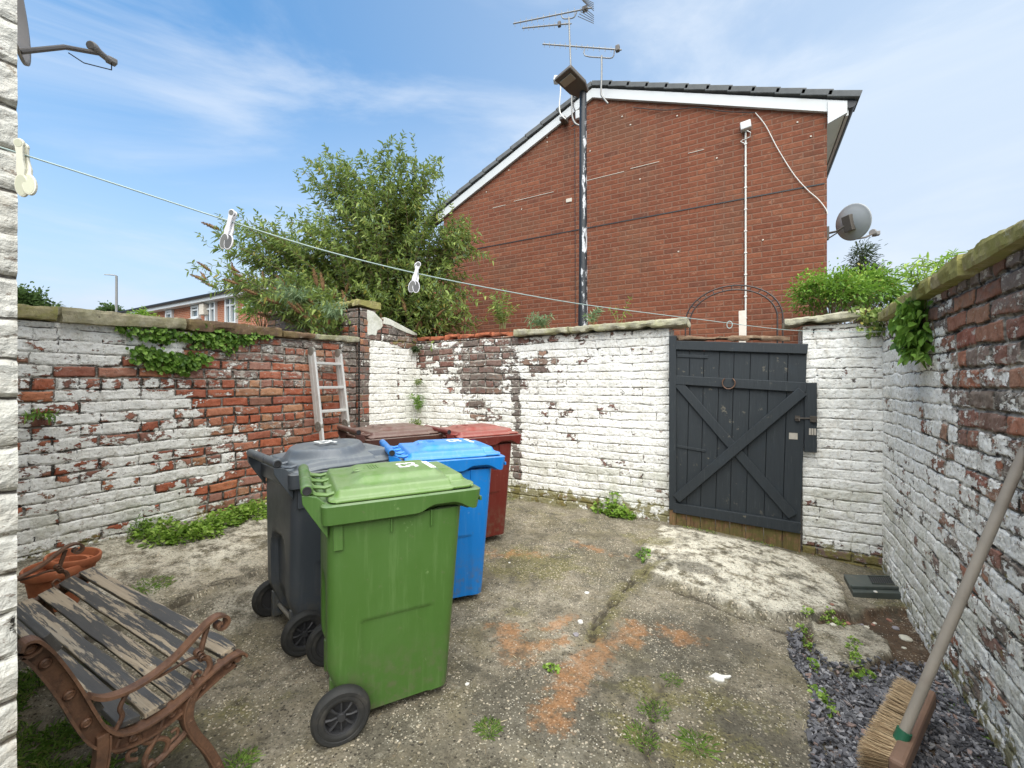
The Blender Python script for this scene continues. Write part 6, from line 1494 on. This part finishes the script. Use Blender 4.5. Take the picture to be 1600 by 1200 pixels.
mound('creeping_weed', 'small round leaved weed on the slate edge left of the broom', [(1284, 1080, .035), (1288, 1092, .03), (1300, 1095, .02)], 700, .026, M['lf_ivy_pale'], hgt=.04)
mound('creeping_weed', 'tiny weed cluster in the crack above the orange dust', [(1005, 872, .05), (1010, 880, .035)], 500, .022, M['lf_ivy'], hgt=.04)
mound('creeping_weed', 'tiny weed cluster in the broad central crack nearer the camera', [(862, 1048, .03)], 900, .018, M['lf_ivy_pale'], hgt=.02)
def tuft(name, label, px, py, n, hgt, rad, mat, z=0, group=None, cat='grass tuft'):
    n = n*2; x, y = G(px, py, z); r_ = (rng.random(n)**.6)*rad*1.1; a = rng.uniform(0, 6.28, n); X_ = x+r_*np.cos(a); Y_ = y+r_*np.sin(a); P_ = np.stack([X_, Y_, gheight(X_, Y_)], 1)
    n = len(X_); D_ = np.stack([np.cos(a)*.5, np.sin(a)*.5, np.ones(n)], 1)+rng.normal(0, .4, (n, 3)); Ls = hgt*.7*rng.uniform(.3, 1.1, n)
    o = leaves(name, mat, P_, D_, Ls, np.full(n, .0022), None, droop=.5); return tag(o, label, cat, group)
tuft('grass_tuft', 'yellow green grass tuft right of the green bin wheel', 763, 1140, 150, .05, .045, M['grass'])
tuft('grass_tuft', 'dry grass tuft at the front foot of the garden bench', 372, 1195, 110, .08, .05, M['grass'])
tuft('grass_tuft', 'grass growing in the slab edge between the bench and the pots', 235, 925, 160, .07, .10, M['grass'], z=.1)
tuft('grass_tuft', 'sparse grass in the lower centre crack of the concrete', 1022, 1110, 150, .045, .06, M['grass'])
tuft('grass_tuft', 'upper grass tuft in the lower right concrete crack', 1050, 1062, 70, .04, .04, M['grass'])
tuft('grass_tuft', 'grass tuft nearest the bottom edge in the centre crack', 1005, 1155, 150, .05, .06, M['grass'])
tuft('grass_tuft', 'fine grass blades beside moss at the bottom right of the concrete', 1090, 1165, 60, .09, .05, M['grass'])
# shaded grass under and behind the bench
n = 6000; X_ = rng.uniform(-3.3, -1.62, n*2); Y_ = rng.uniform(.26, .80, n*2); k = fbm(X_, Y_, 5, 3, 77) > (.44+.25*sstep(.45, .8, Y_)); X_ = X_[k][:n]; Y_ = Y_[k][:n]; n = len(X_); P_ = np.stack([X_, Y_, gheight(X_, Y_)], 1)
tag(leaves('grass', M['grass'], P_, rng.normal(0, .5, (n, 3))+[0, 0, 1], rng.uniform(.02, .075, n), np.full(n, .005), None, droop=.45), 'low grass and weeds growing on the ground beneath the garden bench', 'grass', kind='stuff')
# moss and tiny weeds along the right wall foot and gate foot
n = 2600; Y_ = rng.uniform(.9, 4.4, n); X_ = RX(Y_)-np.abs(rng.normal(.02, .05, n)); k = fbm(Y_, Y_*0+1, 5, 3, 78) > .5; X_ = X_[k]; Y_ = Y_[k]; n = len(X_); P_ = np.stack([X_, Y_, gheight(X_, Y_)], 1)
tag(leaves('wall_foot_weeds', M['lf_ivy'], P_, rng.normal(0, .6, (n, 3))+[-.2, 0, .8], rng.uniform(.010, .028, n), rng.uniform(.008, .016, n), None, round_=True), 'sparse tiny weeds and moss along the foot of the right wall', 'weeds', kind='stuff')
n = 900; X_ = rng.uniform(-3.0, gr_+.3, n); Y_ = YB-.05-np.abs(rng.normal(0, .04, n)); k = fbm(X_, X_*0+4, 5, 3, 79) > .52; X_ = X_[k]; Y_ = Y_[k]; n = len(X_); P_ = np.stack([X_, Y_, gheight(X_, Y_)], 1)
tag(leaves('wall_foot_weeds', M['lf_bud'], P_, rng.normal(0, .6, (n, 3))+[0, -.2, .8], rng.uniform(.010, .03, n), rng.uniform(.006, .012, n), None), 'sparse dark weeds along the foot of the back wall and gate', 'weeds', kind='stuff')
# dry litter on the concrete
n = 1500; X_ = rng.uniform(-2.7, .7, n); Y_ = rng.uniform(.5, 4.3, n); k = fbm(X_, Y_, 2.5, 3, 91)+rng.random(n)*.25 > .62; X_ = X_[k]; Y_ = Y_[k]; n = len(X_); P_ = np.stack([X_, Y_, gheight(X_, Y_)+.003], 1)
a = rng.uniform(0, 6.28, n)
tag(leaves('dry_litter', M['straw'], P_, np.stack([np.cos(a), np.sin(a), rng.uniform(0, .1, n)], 1), rng.uniform(.01, .045, n)*rng.choice([.5, 1, 1], n), rng.uniform(.0015, .003, n), None, droop=0), 'scattered dry straws and twigs on the concrete yard', 'litter', kind='stuff')
n = 9000; X_ = rng.uniform(-2.8, .8, n); Y_ = rng.uniform(.3, 4.35, n); k = fbm(X_, Y_, 2, 4, 95)+rng.random(n)*.3 > .56; X_ = X_[k]; Y_ = Y_[k]; n = len(X_)
s_ = rng.uniform(.0012, .0042, n); V = np.zeros((n, 5, 3)); z0 = gheight(X_, Y_)
for k in range(4): an = k*math.pi/2+rng.uniform(-.5, .5, n); V[:, k] = np.stack([X_+s_*1.2*np.cos(an), Y_+s_*1.2*np.sin(an), z0-.001], 1)
V[:, 4] = np.stack([X_, Y_, z0+s_*.9], 1); F = (np.arange(n)*5)[:, None, None]+np.array([[0, 1, 4], [1, 2, 4], [2, 3, 4], [3, 0, 4]])[None]
t = NT('grit'); c = t.ramp(t.attr('rnd'), [(0, (.04, .035, .03)), (.4, (.22, .19, .14)), (.8, (.5, .46, .37)), (1, (.68, .65, .58))]); 
tag(np_mesh('loose_grit', V.reshape(-1, 3), F.reshape(-1, 3), t.finish(c, .9), None, dict(rnd=np.repeat(rng.random(n), 5))), 'loose grit and tiny pebbles scattered over the concrete yard', 'grit', kind='stuff')
SC.render.engine = 'CYCLES'
